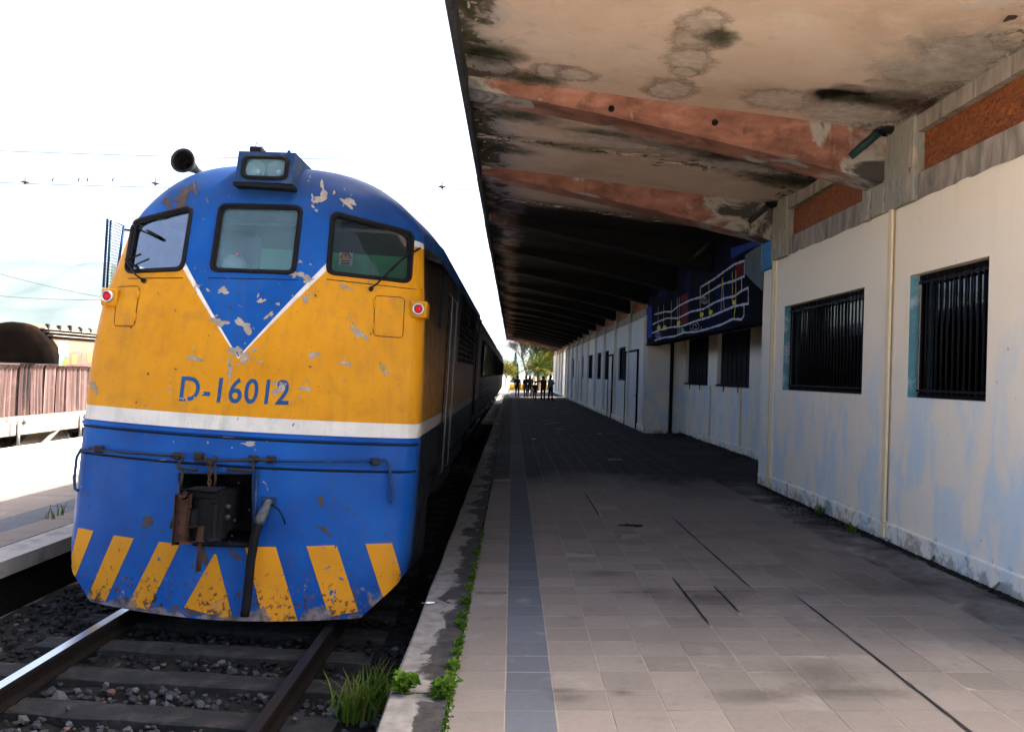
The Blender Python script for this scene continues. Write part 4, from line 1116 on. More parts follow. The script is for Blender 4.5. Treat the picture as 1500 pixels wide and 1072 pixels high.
# running number
cu = bpy.data.curves.new('num', 'FONT'); cu.body = 'D-16012'; cu.resolution_u = 4; cu.space_character = 1.06; cu.offset = .012
to = bpy.data.objects.new('num', cu); COL.objects.link(to)
bpy.context.view_layer.update()
me = bpy.data.meshes.new_from_object(to.evaluated_get(bpy.context.evaluated_depsgraph_get()))
bpy.data.objects.remove(to)
bm = bmesh.new(); bm.from_mesh(me)
bmesh.ops.triangulate(bm, faces=bm.faces)
xs = [v.co.x for v in bm.verts]; x0_, x1_ = min(xs), max(xs); hy = max(v.co.y for v in bm.verts)
for v in bm.verts:
    a = (v.co.x - x0_) / (x1_ - x0_); b = v.co.y / hy
    v.co = PX(262.5 + a * 160 + b * 4.5, 586.5 + a * 6 - b * 36, .004)
bm.to_mesh(me); bm.free(); me.materials.append(M['digit'])
no = bpy.data.objects.new('running_number', me); COL.objects.link(no); no.parent = loco
# flaked patches that read singly in the photograph
def flake(cx, cy, r, ang=0, el=.6, seed=0, mat=None):
    rn = random.Random(seed); n = 34; P = []; ph = [rn.uniform(0, 6.28) for _ in range(5)]; am = [.30, .24, .18, .14, .10]
    for k in range(n):
        t = 2 * math.pi * k / n; rr = r * (1 + sum(a_ * math.sin((q_ + 2) * t + p_) for q_, (a_, p_) in enumerate(zip(am, ph))) + rn.uniform(-.10, .10)); x = rr * math.cos(t); y = rr * el * math.sin(t)
        P.append((cx + x * math.cos(ang) - y * math.sin(ang), cy + x * math.sin(ang) + y * math.cos(ang)))
    mb = MB(); c_ = PX(cx, cy, .003); ring = [PX(p[0], p[1], .003) for p in P]
    for k in range(n): mb.face([c_, ring[k], ring[(k + 1) % n]])
    mb.build('paint_flake', mat or M['primer'], loco, fix=False)
for i, (x, y, r, a, e) in enumerate([(327, 426, 10, -.3, .5), (358, 477, 11, .6, .5), (382, 441, 7, -.4, .5), (321, 472, 10, .3, .6), (285, 525, 10, .2, .5), (343, 514, 8, .5, .6), (357, 523, 9, .9, .5),
        (337, 541, 10, 1.6, .35), (372, 513, 6, -.6, .6), (459, 520, 9, .1, .6), (525, 487, 11, .8, .35), (560, 540, 5, 1.4, .5), (505, 532, 6, .3, .4), (411, 563, 7, .2, .6), (447, 569, 7, 0, .4), (408, 572, 10, -.6, .4),
        (472, 272, 8, 1.5, .4), (471, 290, 9, -.2, .6), (458, 292, 7, 1.4, .4), (510, 297, 12, .5, .4), (447, 439, 6, .5, .5), (394, 462, 7, -.7, .4), (506, 421, 8, .2, .3), (333, 640, 8, 0, .3), (365, 650, 11, .1, .25), (437, 402, 9, .3, .4), (451, 409, 9, 0, .5), (138, 566, 8, 1.5, .5)]):
    flake(x, y, r * (.75 + .5 * random.random()), a, e, i)
    for j in range(random.randint(1, 4)):
        flake(x + random.gauss(0, r * 1.6), y + random.gauss(0, r * 1.3), random.uniform(1.0, 2.8), random.uniform(0, 3), random.uniform(.35, .9), 200 + i * 7 + j)
M['wornsteel'] = basic('worn_patch', (.05, .036, .028), .75, .4, 14, .3, 60)
for i, (x, y, r, a, e) in enumerate([(268, 290, 16, -.8, .55), (286, 277, 7, 1.4, .5), (246, 298, 8, .6, .7), (217, 764, 10, -.5, .6), (470, 733, 8, .9, .5), (475, 776, 9, .5, .4), (402, 850, 14, .4, .6), (300, 815, 12, 1.2, .4), (297, 890, 17, 0, .5), (512, 868, 13, .9, .5), (344, 812, 9, .9, .5)]):
    flake(x, y, r, a, e, 50 + i, M['wornsteel'])
rq = random.Random(5)
for i in range(90):                           # stone chips low on the nose
    px_ = rq.uniform(125, 575); flake(px_, rq.uniform(690, 880) if rq.random() < .8 else rq.uniform(430, 600), rq.uniform(.8, 2.3), rq.uniform(0, 3), rq.uniform(.4, 1), 700 + i, M['wornsteel'])
# hatches
for Q in ([(172, 420), (205, 419), (197, 478), (167, 478)], [(549, 433), (593, 436), (590, 495), (547, 492)]):
    h = empty('hatch'); h.parent = loco
    quad_px(inset(Q, 1.5), 6, 6, 'hatch_cover', M['loco'], .004, h)
    tube_px(dens(roundpoly(Q, 6, 3), 2), .003, 'hatch_gap', M['rubber'], .001, True, 5, h)
    e = 1 if Q[0][0] < 300 else 0
    for t in (.2, .78):
        x = (Q[1 if e else 0][0] * (1 - t) + Q[2 if e else 3][0] * t); y = Q[0][1] * (1 - t) + Q[3][1] * t
        tube_px([(x, y - 6), (x - .5, y + 6)], .010, 'hinge', M['loco'], .008, False, 6, h)
# marker lamps
for cx, cy, bx in ((158, 434, (146.5, 171, 423, 447)), (613, 453, (600, 626, 441.5, 464.5))):
    t = empty('marker_lamp'); t.parent = loco
    Yd = PX(min(max(cx, 172), 606), cy).y - .05
    a = loc_y(bx[0], bx[3], Yd); b = loc_y(bx[1], bx[2], Yd); c_ = loc_y(cx, cy, Yd)
    MB().box(a.x, b.x, Yd, Yd + .22, a.z, b.z).build('lamp_box', M['loco'], t, bevel=.01)
    MB().lathe([(.052, 0), (.052, -.03), (.040, -.032), (.036, -.012)], (c_.x, Yd, c_.z), (0, 1, 0), 22).build('lamp_rim', M['alu'], t)
    MB().lathe([(.036, -.010), (.025, -.022), (.0, -.028)], (c_.x, Yd, c_.z), (0, 1, 0), 18).build('lens', M['red'], t)
# headlight housing
hl = empty('headlight'); hl.parent = loco
YH = 7.40
c4 = [loc_y(343.5, 266, YH - .02), loc_y(427.5, 269.5, YH - .02), loc_y(433, 224, YH + .02), loc_y(350, 221.5, YH + .02)]
M['housing'] = basic('housing_blue', (.006, .025, .075), .5, .4, 5, .1, 60, dirt=(.10, .10, .09), dirtamt=.35)
back = [p_ + Vector((0, .62, .0)) for p_ in c4]
hz = MB(); hz.face([c4[1], back[1], back[2], c4[2]]); hz.face([c4[0], c4[3], back[3], back[0]]); hz.face([c4[3], c4[2], back[2], back[3]]); hz.face([c4[0], back[0], back[1], c4[1]]); hz.face(back)
fr = c4
def fpt(a, b): return fr[3].lerp(fr[2], a).lerp(fr[0].lerp(fr[1], a), b)
hole = roundpoly([(.13, .18), (.87, .18), (.87, .84), (.13, .84)], .16, 5)
outer = []
for (x, y) in [(h.x, h.y) for h in hole]:
    dx, dy = x - .5, y - .5; k = .5 / max(abs(dx), abs(dy)); outer.append((.5 + dx * k, .5 + dy * k))
N = len(hole)
for i in range(N):
    j = (i + 1) % N; hz.face([fpt(*outer[i]), fpt(*outer[j]), fpt(hole[j].x, hole[j].y), fpt(hole[i].x, hole[i].y)])
for cx_, cy_ in ((0, 0), (1, 0), (1, 1), (0, 1)):
    best = sorted(range(N), key=lambda i: (outer[i][0] - cx_) ** 2 + (outer[i][1] - cy_) ** 2)[:2]
    hz.face([fpt(cx_, cy_), fpt(*outer[best[0]]), fpt(*outer[best[1]])])
hz.build('housing', M['housing'], hl, fix=False)
MB().tube([fpt(h.x, h.y) + Vector((0, -.006, 0)) for h in hole], .016, 8, True).build('gasket', M['rubber'], hl)
hole2 = roundpoly([(.10, .14), (.90, .14), (.90, .88), (.10, .88)], .18, 5)
MB().tube([fpt(h.x, h.y) + Vector((0, -.002, 0)) for h in hole2], .010, 8, True).build('gasket', M['rubber'], hl)
mb = MB(); mb.face([fpt(h.x, h.y) + Vector((0, .012, 0)) for h in hole]); mb.build('pane', M['cabglass_mid'], hl, fix=False)
MB().box(fpt(.1, .5).x, fpt(.9, .5).x, YH + .13, YH + .15, fpt(.5, .9).z, fpt(.5, .1).z).build('reflector_plate', M['alu'], hl)
for a in (.32, .69):
    c_ = fpt(a, .56)
    MB().lathe([(.085, -.10), (.075, -.06), (.05, -.02), (.02, 0), (0, .0)], (c_.x, YH + .128, c_.z), (0, 1, 0), 22).build('reflector', M['alu'], hl)
    MB().lathe([(.018, 0), (.02, -.03), (.0, -.045)], (c_.x, YH + .12, c_.z), (0, 1, 0), 12).build('bulb', M['white'], hl)
MB().box(c4[0].x - .01, c4[1].x + .01, YH - .03, YH + .35, c4[0].z - .035, c4[0].z - .004).build('housing_base', M['rubber'], hl)
t_ = fpt(.30, 0)
MB().box(t_.x - .07, t_.x + .04, YH + .05, YH + .2, t_.z + .004, t_.z + .055).build('latch_block', M['black'], hl, bevel=.01)
MB().bar((t_.x - .03, YH + .1, t_.z + .05), (t_.x - .03, YH + .1, t_.z + .10), .012, .012, (0, 1, 0)).bar((t_.x - .03, YH + .1, t_.z + .10), (t_.x + .04, YH + .1, t_.z + .055), .01, .01, (0, 1, 0)).build('latch', M['alu'], hl)
t_ = fpt(.85, 0); MB().lathe([(.014, 0), (.014, .03), (0, .035)], (t_.x, YH + .08, t_.z), (0, 0, 1), 10).build('stud', M['black'], hl)
# horn
hc = loc_y(267, 235, 7.95)
hr = empty('horn'); hr.parent = loco
hd = Vector((.12, 1, -.10))
MB().lathe([(.098, .015), (.116, 0), (.118, .004), (.112, .03), (.075, .10), (.048, .18), (.034, .28), (.03, .36), (.03, .40), (0, .40)], hc, hd, 28).build('trumpet', M['greasy'], hr)
MB().lathe([(.112, .004), (.10, .03), (.066, .12), (.036, .26), (.0, .3)], hc, hd, 28).build('bell_mouth', M['rubber'], hr)
MB().tube([hc + hd * .34 + Vector((0, 0, -.01)), hc + hd * .34 + Vector((.12, .02, -.12))], .022, 8).build('bracket', M['white'], hr)
# wipers
def wiper(P, B):
    w = empty('wiper'); w.parent = loco
    tube_px(P, .008, 'arm', M['black'], .035, n=6, parent=w); tube_px(B, .010, 'blade', M['black'], .028, n=6, parent=w)
    MB().lathe([(.02, 0), (.02, .03), (.0, .035)], PX(*P[0]), FN(*inv(*P[0])), 10).build('pivot', M['black'], w)
wiper([(212, 412), (203, 405), (188, 383)], [(178, 371), (190, 383), (207, 397)])
wiper([(543, 424), (552, 417), (571, 397)], [(571, 398), (586, 382), (612, 365)])
# grab irons and coupling gear on the pilot
def iron(P, r, name, off=.05, mat=None): 
    return tube_px(P, r, name, mat or M['greasy'], off, n=8)
iron([(122, 718), (118, 716), (117.5, 700), (121, 670), (126, 659), (140, 657)], .013, 'grab_iron', .05, M['housing'])
iron([(570, 735), (573.5, 733), (572, 710), (568, 680), (563, 674), (551, 674)], .013, 'grab_iron', .05, M['housing'])
iron([(140, 659), (200, 664), (258, 668)], .010, 'uncoupling_rod', .05)
iron([(400, 676), (470, 676), (551, 675)], .010, 'uncoupling_rod', .05, M['housing'])
iron([(258, 667), (275, 667), (270, 677), (264, 683), (268, 686), (294, 688)], .013, 'lever', .06)
iron([(336, 688), (372, 690), (374, 682), (373, 673), (400, 675)], .013, 'lever', .06)
iron([(290, 676), (330, 675), (372, 674)], .012, 'uncoupling_rod', .06)
for x, y in ((149, 658), (262, 668), (293, 668), (548, 676), (372, 672), (398, 673)):
    p_ = PX(x, y); n_ = FN(*inv(x, y))
    MB().obox(p_ + n_ * .02, (.035, 0, 0), n_ * .035, (0, 0, .03)).build('rod_bracket', M['greasy'], loco, bevel=.008)
iron([(273, 688), (270, 718)], .012, 'chain_rod', .06)
iron([(378, 688), (375, 740), (372, 790)], .014, 'steam_rod', .03, M['housing'])
lc = empty('lift_chain'); lc.parent = loco
for i in range(8):
    c_ = PX(311.5, 675 + i * 6.2, .07); L4 = []
    for k in range(12):
        t = 2 * math.pi * k / 12; h_ = math.cos(t) * .014; v_ = math.sin(t) * .026
        L4.append(c_ + (Vector((h_, 0, v_)) if i % 2 else Vector((0, h_, v_))))
    MB().tube(L4, .0055, 5, True).build('chain_link', M['rust'], lc)
tube_px([(304, 668), (306, 676), (317, 676), (320, 668)], .016, 'chain_bracket', M['greasy'], .05, n=6, parent=lc)
tube_px([(318, 676), (319, 700), (317, 716)], .012, 'lift_rod', M['greasy'], .05, n=6, parent=lc)
# drawgear pocket and coupler
pk = [PX(*p_) for p_ in POCKET]
mb = MB()
for i in range(4):
    a, b = pk[i], pk[(i + 1) % 4]; mb.face([a, b, b + Vector((0, .55, 0)), a + Vector((0, .55, 0))])
mb.face([p_ + Vector((0, .55, 0)) for p_ in pk]); mb.build('drawgear_pocket', M['rubber'], loco, fix=False)
tube_px(dens(POCKET, 5), .012, 'pocket_rim', M['housing'], .002, True)
M['rustdark'] = basic('dark_rust', (.035, .016, .009), .85, .6, 11, .6, 40, dirt=(.006, .0055, .005), dirtamt=.9)
M['dullmetal0'] = basic('worn_bolt', (.02, .021, .023), .5, .4, 20, .2, 60)
cp = empty('coupler'); cp.parent = loco
YC = 6.55
cc = loc_y(296, 757, YC); z0, z1 = loc_y(296, 797, YC).z, loc_y(296, 719, YC).z
cw = lambda dx, dv: (cc.x + dx, YC + dv, 0)
def ext(poly, za, zb, name, mat, bev=.012):
    m_ = MB(); m_.extrude([(cc.x + a, YC + b, za) for a, b in poly], (0, 0, zb - za)); return m_.build(name, mat, cp, bevel=bev)
ext([(-.10, .06), (-.02, .0), (.09, -.03), (.135, .02), (.15, .12), (.10, .24), (.085, .75), (-.085, .75), (-.10, .28), (-.20, .22), (-.21, .13)], z0 + .05, z1 - .045, 'coupler_head', M['black'], .03)
ext([(-.14, .05), (.08, .02), (.10, .16), (-.12, .2)], z1 - .05, z1 + .0, 'head_crown', M['black'], .02)
ext([(-.205, -.01), (-.135, -.05), (-.10, .0), (-.115, .12), (-.20, .13)], z0 + .0, z1 - .05, 'knuckle', M['rustdark'], .025)
ext([(-.10, .0), (.0, .02), (.0, .07), (-.11, .06)], z0 + .12, z1 - .14, 'lock_block', M['black'], .015)
ext([(.085, -.045), (.135, -.01), (.13, .06), (.075, .03)], z0 + .04, z1 - .08, 'guard_arm', M['black'], .018)
ext([(-.03, -.005), (.03, -.015), (.035, .02), (-.03, .03)], z0 + .03, z0 + .14, 'chipped_lip', M['rust'], .012)
for dx, dz in ((.15, .2), (.15, .28), (-.235, .16)):
    MB().lathe([(.022, 0), (.022, .03), (.0, .034)], (cc.x + dx, YC + .1, z0 + dz), (1 if dx > 0 else -1, -.4, 0), 8).build('bolt', M['dullmetal0'], cp)
MB().tube([(cc.x - .16, YC + .07, z0 - .02), (cc.x - .16, YC + .07, z1 - .02)], .022, 10).build('knuckle_pin', M['rust'], cp)
MB().tube([(cc.x - .22, YC + .10, z0 + .12), (cc.x - .27, YC + .10, z0 + .12)], .035, 10).build('pin_boss', M['greasy'], cp)
MB().tube([(cc.x - .02, YC + .05, z0 + .02), (cc.x - .03, YC + .08, z0 - .22)], [.012, .022], 8).build('hanging_link', M['rust'], cp)
iron([(285, 796), (330, 797), (371, 798)], .018, 'carrier_bar', .02, M['black'])
# brake hose and cock
M['dullmetal'] = basic('dull_cast_metal', (.07, .075, .08), .6, .5, 20, .4, 60, metal=.2, dirt=(.02, .02, .02), dirtamt=.8)
ck = empty('brake_hose'); ck.parent = loco
n0 = PX(394, 745)
hp = [PX(395, 733, .03), PX(391, 745, .07), PX(384, 760, .10), PX(377, 785, .11), PX(371, 820, .10), PX(367, 860, .09), PX(362, 900, .09)]
hq = []
for i in range(len(hp) - 1):
    for t in range(4): hq.append(hp[i].lerp(hp[i + 1], t / 4))
hq.append(hp[-1])
MB().tube(hq[8:], .036, 12).build('hose', M['rubber'], ck)
MB().tube(hq[:10], [.03, .032, .034, .034, .036, .04, .04, .042, .043, .04], 12).build('angle_cock', M['dullmetal'], ck)
MB().obox(PX(394, 732, .01), (.06, 0, 0), (0, .012, 0), (0, 0, .025)).build('mounting_plate', M['housing'], ck)
tube_px([(399, 738), (410, 746), (416, 757), (419, 767)], .007, 'handle', M['black'], .07, n=6, parent=ck)
# wire screen hinged out from the cab's far side window
sc_ = empty('window_screen'); sc_.parent = loco
YS = 8.25
S4 = [loc_y(157.5, 320.5, YS), loc_y(182, 331, YS), loc_y(168, 422, YS), loc_y(151.5, 421, YS)]
MB().tube(S4, .013, 8, True).build('screen_frame', M['housing'], sc_)
MB().tube([loc_y(162, 323, YS), loc_y(156.5, 421, YS)], .010, 8).build('screen_frame', M['housing'], sc_)
mb = MB()
for i in range(1, 22):
    t = i / 22; mb.tube([S4[0].lerp(S4[3], t), S4[1].lerp(S4[2], t)], .0022, 4, cap=False)
for i in range(3, 12):
    t = i / 12; mb.tube([S4[0].lerp(S4[1], t), S4[3].lerp(S4[2], t)], .0022, 4, cap=False)
mb.build('wire_mesh', M['black'], sc_)
for t in (.06, .94): MB().tube([S4[1].lerp(S4[2], t), S4[1].lerp(S4[2], t) + Vector((.13, .05, 0))], .012, 6).build('hinge', M['black'], sc_)
M['dullrail'] = basic('worn_handrail', (.09, .09, .095), .35, .4, 20, 0, metal=.7)
# platform side: rails, door, louvres, awning
for sg in (1, -1):
    for v in (9.75, 10.55):
        X = sg * (SIDEW + .05)
        MB().tube([(sg * SIDEW, v, .98), (X, v, 1.02), (X, v, 3.0), (sg * SIDEW, v, 3.05)], .011, 8).build('side_handrail', M['dullrail'], loco)
    d = empty('side_door'); d.parent = loco
    MB().box(min(sg * (SIDEW - .02), sg * (SIDEW + .008)), max(sg * (SIDEW - .02), sg * (SIDEW + .008)), 9.85, 10.45, 1.25, 3.12).build('door_panel', M['locoside'], d, bevel=.006)
    for v in (9.84, 10.46): MB().box(min(sg * (SIDEW), sg * (SIDEW + .012)), max(sg * SIDEW, sg * (SIDEW + .012)), v - .012, v + .012, 1.22, 3.14).build('door_gap', M['rubber'], d)
    if sg > 0: MB().hexa([(sg * (SIDEW - .08), 8.0, 3.20), (sg * (SIDEW + .06), 8.0, 3.16), (sg * (SIDEW + .06), 8.95, 3.16), (sg * (SIDEW - .08), 8.95, 3.20), (sg * (SIDEW - .08), 8.0, 3.24), (sg * (SIDEW + .06), 8.0, 3.19), (sg * (SIDEW + .06), 8.95, 3.19), (sg * (SIDEW - .08), 8.95, 3.24)]).build('window_awning', M['black'], loco)
    for v in (8.62, 8.86) if sg > 0 else (): MB().box(min(sg * (SIDEW - .05), sg * (SIDEW + .012)), max(sg * (SIDEW - .05), sg * (SIDEW + .012)), v - .025, v + .025, 2.60, 3.2).build('side_window_frame', M['rubber'], loco)
    if sg > 0: MB().box(SIDEW - .02, SIDEW + .006, 8.64, 8.85, 2.62, 3.16).build('side_window_pane', M['glassdark'], loco)
    for i in range(12):
        for v0 in (12.0, 14.4):
            m_ = MB().hexa([(sg * (SIDEW - .01), v0, 0), (sg * (SIDEW + .03), v0, 0), (sg * (SIDEW + .03), v0 + 2.1, 0), (sg * (SIDEW - .01), v0 + 2.1, 0), (sg * (SIDEW - .01), v0, .07), (sg * (SIDEW), v0, .07), (sg * (SIDEW), v0 + 2.1, .07), (sg * (SIDEW - .01), v0 + 2.1, .07)])
            o = m_.build('louvre', M['black'], loco); o.location = (0, 0, 2.3 + i * .085)
    for v in (11.3, 16.8, 18.6): MB().box(min(sg * SIDEW, sg * (SIDEW + .015)), max(sg * SIDEW, sg * (SIDEW + .015)), v, v + .05, 1.15, 3.3).build('panel_rib', M['locoside'], loco)
    MB().box(min(sg * SIDEW, sg * (SIDEW + .02)), max(sg * SIDEW, sg * (SIDEW + .02)), 17.4, 17.9, 1.3, 3.0).build('side_recess', M['rubber'], loco)
for v in (11.5, 13.5, 16.5): MB().lathe([(.45, 0), (.47, .05), (.47, .14), (.40, .16), (.0, .12)], (0, v, 3.98), (0, 0, 1), 22).build('roof_fan', M['black'], loco)

# ------------------------------------------------------------------ carriages coupled behind
M['coach'] = basic('coach_dark', (.06, .048, .022), .45, .35, 3, .2, 40, dirt=(.03, .03, .03), dirtamt=.6)
M['coachroof'] = basic('coach_roof', (.10, .11, .12), .7, .3, 2, .2, 30)
def carriage(v0, v1, label, top=3.95):
    c_ = empty('railway_carriage', label=label, cat='carriage', group='carriages coupled behind the locomotive', mat=LM @ Matrix.Translation((0, v0, 0)))
    L_ = v1 - v0
    sec = [(-1.45, 1.0), (-1.47, 2.0), (-1.45, 3.2), (-1.36, 3.5), (-1.05, 3.75), (-.5, top - .04), (0, top)]
    sec = sec + [(-a, b) for a, b in reversed(sec[:-1])]
    mb = MB(); n = len(sec) - 1
    mb.grid(n, 12, lambda a, b: (sec[int(round(a * n))][0] * (1 if .02 < b < .98 else .93), L_ * b, sec[int(round(a * n))][1] - (0 if .02 < b < .98 else .12 * (sec[int(round(a * n))][1] > 3.3))), sm=False)
    for v in (0, L_): mb.face([(a * .93, v, b - .12 * (b > 3.3)) for a, b in sec])
    mb.build('shell', M['coach'], c_, fix=False)
    MB().box(-1.3, 1.3, .3, L_ - .3, .75, 1.0).build('underframe', M['black'], c_)
    nw = int(L_ / 1.9)
    for sg in (-1, 1):
        for i in range(nw):
            y = 1.2 + i * (L_ - 2.4) / nw; w = empty('window'); w.parent = c_
            X = sg * 1.465
            MB().box(min(X, X + sg * .012), max(X, X + sg * .012), y, y + 1.2, 2.1, 2.95).build('pane', M['glassdark'], w)
            MB().box(min(X, X + sg * .03), max(X, X + sg * .03), y - .05, y, 2.05, 3.0).box(min(X, X + sg * .03), max(X, X + sg * .03), y + 1.2, y + 1.25, 2.05, 3.0).box(min(X, X + sg * .03), max(X, X + sg * .03), y, y + 1.2, 2.95, 3.0).box(min(X, X + sg * .03), max(X, X + sg * .03), y, y + 1.2, 2.05, 2.1).build('frame', M['black'], w)
        for i in range(6):
            X = sg * 1.47; MB().box(min(X, X + sg * .02), max(X, X + sg * .02), .4, L_ - .4, 1.15 + i * .14, 1.19 + i * .14).build('side_rib', M['coach'], c_)
    for vb in (3.0, L_ - 3.0):
        b = empty('bogie', (0, vb, 0)); b.parent = c_
        for sg in (-1, 1): MB().box(sg * 1.08 - .06, sg * 1.08 + .06, -1.5, 1.5, .38, .68).build('side_frame', M['greasy'], b)
        for dv in (-1.1, 1.1):
            w = MB()
            for sg in (-1, 1): w.lathe([(.07, -.07), (.44, -.06), (.46, .05), (.49, .07), (.07, .07)], (sg * .875, dv, .46), (-sg, 0, 0), 20)
            w.tube([(-.9, dv, .46), (.9, dv, .46)], .07, 8); w.build('wheelset', M['greasy'], b)
carriage(21.2, 45.0, 'dark ribbed carriage coupled directly behind the locomotive', 4.0)
carriage(46.0, 71.0, 'dark ribbed carriage at the tail of the train, behind another carriage', 3.95)
# ------------------------------------------------------------------ wagons beyond the opposite platform
M['dust'] = basic('dusty_sill', (.16, .138, .115), .85, .2, 2, .3, 30, dirt=(.2, .16, .12), dirtamt=.5)
def corr_mat():
    g = G('oxidised_sheet'); p = wpos(g)
    n = g.noise(1.0, 4, .6, g.scalev(6, 14, .2, p)); m_ = g.noise(3, 4, .6, p)
    c = g.ramp(n, [(.36, (.008, .005, .005)), (.48, (.055, .029, .026)), (.56, (.08, .047, .043)), (.68, (.135, .094, .088))])
    c = g.mix(g.math('MULTIPLY', g.ramp(m_, [(.55, 0.), (.7, 1.)]), .4), c, (.16, .09, .08))
    return g.done(c, .8, 0, None, .3)
M['corr'] = corr_mat()
wag = empty('flat_wagon', (-12.3, 20, -.62), 'flat wagon with pale dusty side sill beyond the opposite platform', 'wagon')
ZD = 1.14
MB().box(-1.35, 1.35, -10, 12, ZD - .12, ZD).build('deck', M['dust'], wag)
MB().box(1.30, 1.42, -10, 12, ZD - .42, ZD - .122).build('side_sill', M['dust'], wag, bevel=.015)
MB().box(-1.42, -1.30, -10, 12, ZD - .42, ZD - .122).build('side_sill', M['dust'], wag)
MB().box(-.9, .9, -9.5, 11.5, ZD - .6, ZD - .13).build('underframe', M['black'], wag)
for y in (-6.6, -3.9, -1.2, 1.5, 4.2):
    MB().tube([(1.46, y, .25), (1.46, y, ZD - .16), (1.46, y + .05, ZD - .08), (1.46, y + .13, ZD - .04), (1.46, y + .22, ZD - .08), (1.46, y + .26, ZD - .16)], .035, 8).build('stanchion', M['alu'], wag)
    MB().bar((1.36, y + .9, .3), (1.36, y + 2.0, ZD - .3), .05, .09, (1, 0, 0)).build('brace', M['dust'], wag)
for y in (-5, 5, 0.6):
    b = empty('bogie', (0, y, 0)); b.parent = wag
    for sg in (-1, 1): MB().hexa([(sg * 1.0 - .07, -1.2, .42), (sg * 1.0 + .07, -1.2, .42), (sg * 1.0 + .07, 1.2, .42), (sg * 1.0 - .07, 1.2, .42), (sg * 1.0 - .07, -.7, .70), (sg * 1.0 + .07, -.7, .70), (sg * 1.0 + .07, .7, .70), (sg * 1.0 - .07, .7, .70)]).build('side_frame', M['dust'], b, bevel=.02)
    for dv in (-.9, .9):
        w = MB()
        for sg in (-1, 1): w.lathe([(.07, -.07), (.42, -.06), (.44, .05), (.46, .07), (.07, .07)], (sg * .875, dv, .46), (-sg, 0, 0), 18)
        w.tube([(-.9, dv, .46), (.9, dv, .46)], .06, 8); w.build('wheelset', M['greasy'], b)
ld = empty('corrugated_load', (-12.3, 20, -.62 + ZD), 'rust pink corrugated sheet load standing on the flat wagon', 'sheet metal')
rn = random.Random(11)
ya = -9.2; i = 0
while ya < 9.5:
    wd_ = rn.uniform(.45, .9); lean = rn.gauss(0, .02)
    amp = rn.uniform(.02, .045); ph = rn.random() * 6; fq = rn.uniform(26, 46)
    mb = MB(); n = 26; H = 1.14 + rn.gauss(0, .015)
    def cf(a, b, ya=ya, wd_=wd_, lean=lean, amp=amp, ph=ph, fq=fq, H=H):
        y = ya + wd_ * a; k = int(round(b * 4)); z = [0.004, .5 * H, .92 * H, .985 * H, H][k]; cu_ = [0, 0, .01, .05, .11][k]
        return (1.36 + amp * math.sin(fq * (y - ya) + ph) + lean * z + cu_ - .06, y + z * .02, z)
    mb.grid(n, 4, cf, sm=False)
    mb.grid(n, 1, lambda a, b, f=cf: (lambda q: (q[0] if b == 0 else -1.2, q[1], q[2]))(f(a, 1.0)), sm=False)
    mb.build('sheet', M['corr'], ld, fix=False)
    ya += wd_ - .02
MB().box(-1.2, -1.1, -9.2, 9.5, 0.004, 1.1).build('sheet', M['corr'], ld)
for y_ in (-9.22, 9.5): MB().box(-1.2, 1.30, y_ - .03, y_, 0.004, 1.11).build('end_sheet', M['corr'], ld)
# tank wagon behind it
TKX, TKZ, TKR, TKY = -16.05, 1.52, 1.45, 27.2
M['tankend'] = basic('tank_end_shaded', (.004, .0028, .0022), .95, .5, 2, .4, 20, spec=.02, dirt=(.02, .008, .004), dirtamt=.5)  # shade of the unlit end put into its near-black colour, brown flecks on top
M['peach'] = basic('tank_peach', (.10, .056, .037), .75, .12, 1.5, .1, 30, dirt=(.09, .05, .032), dirtamt=.4)
tk = empty('tank_wagon', (TKX, TKY, -.62), 'peach tank wagon with end coloured dark for shade and graffiti behind the sheet load', 'wagon')
TC = TKZ + .62
MB().lathe([(TKR, .10), (TKR, 11.5), (TKR * .8, 11.75), (0, 11.9)], (0, 0, TC), (0, 1, 0), 48).build('barrel', M['peach'], tk)
MB().lathe([(TKR + .006, .45), (TKR + .006, .09), (TKR * .97, 0.02), (TKR * .75, -.06), (TKR * .4, -.10), (0, -.11)], (0, 0, TC), (0, 1, 0), 48).build('end_dome', M['tankend'], tk)
MB().box(-1.2, 1.2, -.6, 12.2, .75, 1.0).build('underframe', M['black'], tk)
for y in (1.8, 10): 
    b = empty('bogie', (0, y, 0)); b.parent = tk
    for sg in (-1, 1): MB().box(sg * 1.0 - .07, sg * 1.0 + .07, -1.1, 1.1, .4, .7).build('side_frame', M['greasy'], b)
    w = MB()
    for dv in (-.9, .9):
        for sg in (-1, 1): w.lathe([(.07, -.07), (.42, -.06), (.44, .05), (.46, .07), (.07, .07)], (sg * .875, dv, .46), (-sg, 0, 0), 18)
    w.build('wheelset', M['greasy'], b)
for z, x in ((TC + TKR * .72, TKR * .72), (TC + TKR * .80, TKR * .64), (TC + TKR * .87, TKR * .53)):
    MB().box(x - .05, x + .16, .3, 11.4, z, z + .03).build('walkway_plank', M['dust'], tk)
for i in range(16):
    y = .5 + i * .7; MB().tube([(TKR * .60, y, TC + TKR * .75), (TKR * .64, y, TC + TKR * .93 + .08 * rn.random()), (TKR * .5, y + .25, TC + TKR * .96 + .05 * rn.random())], .03 + .03 * rn.random(), 6).build('walkway_bracket', M['black'], tk)
def tank_hit(px, py, off=.012):
    d = ray(px, py); o = CAM - Vector((TKX, 0, TKZ))
    a = d.x ** 2 + d.z ** 2; b = 2 * (o.x * d.x + o.z * d.z); c_ = o.x ** 2 + o.z ** 2 - (TKR + off) ** 2
    D = b * b - 4 * a * c_
    if D < 0: D = 0
    t = (-b - math.sqrt(D)) / (2 * a); return CAM + d * t - Vector((TKX, TKY, -.62))
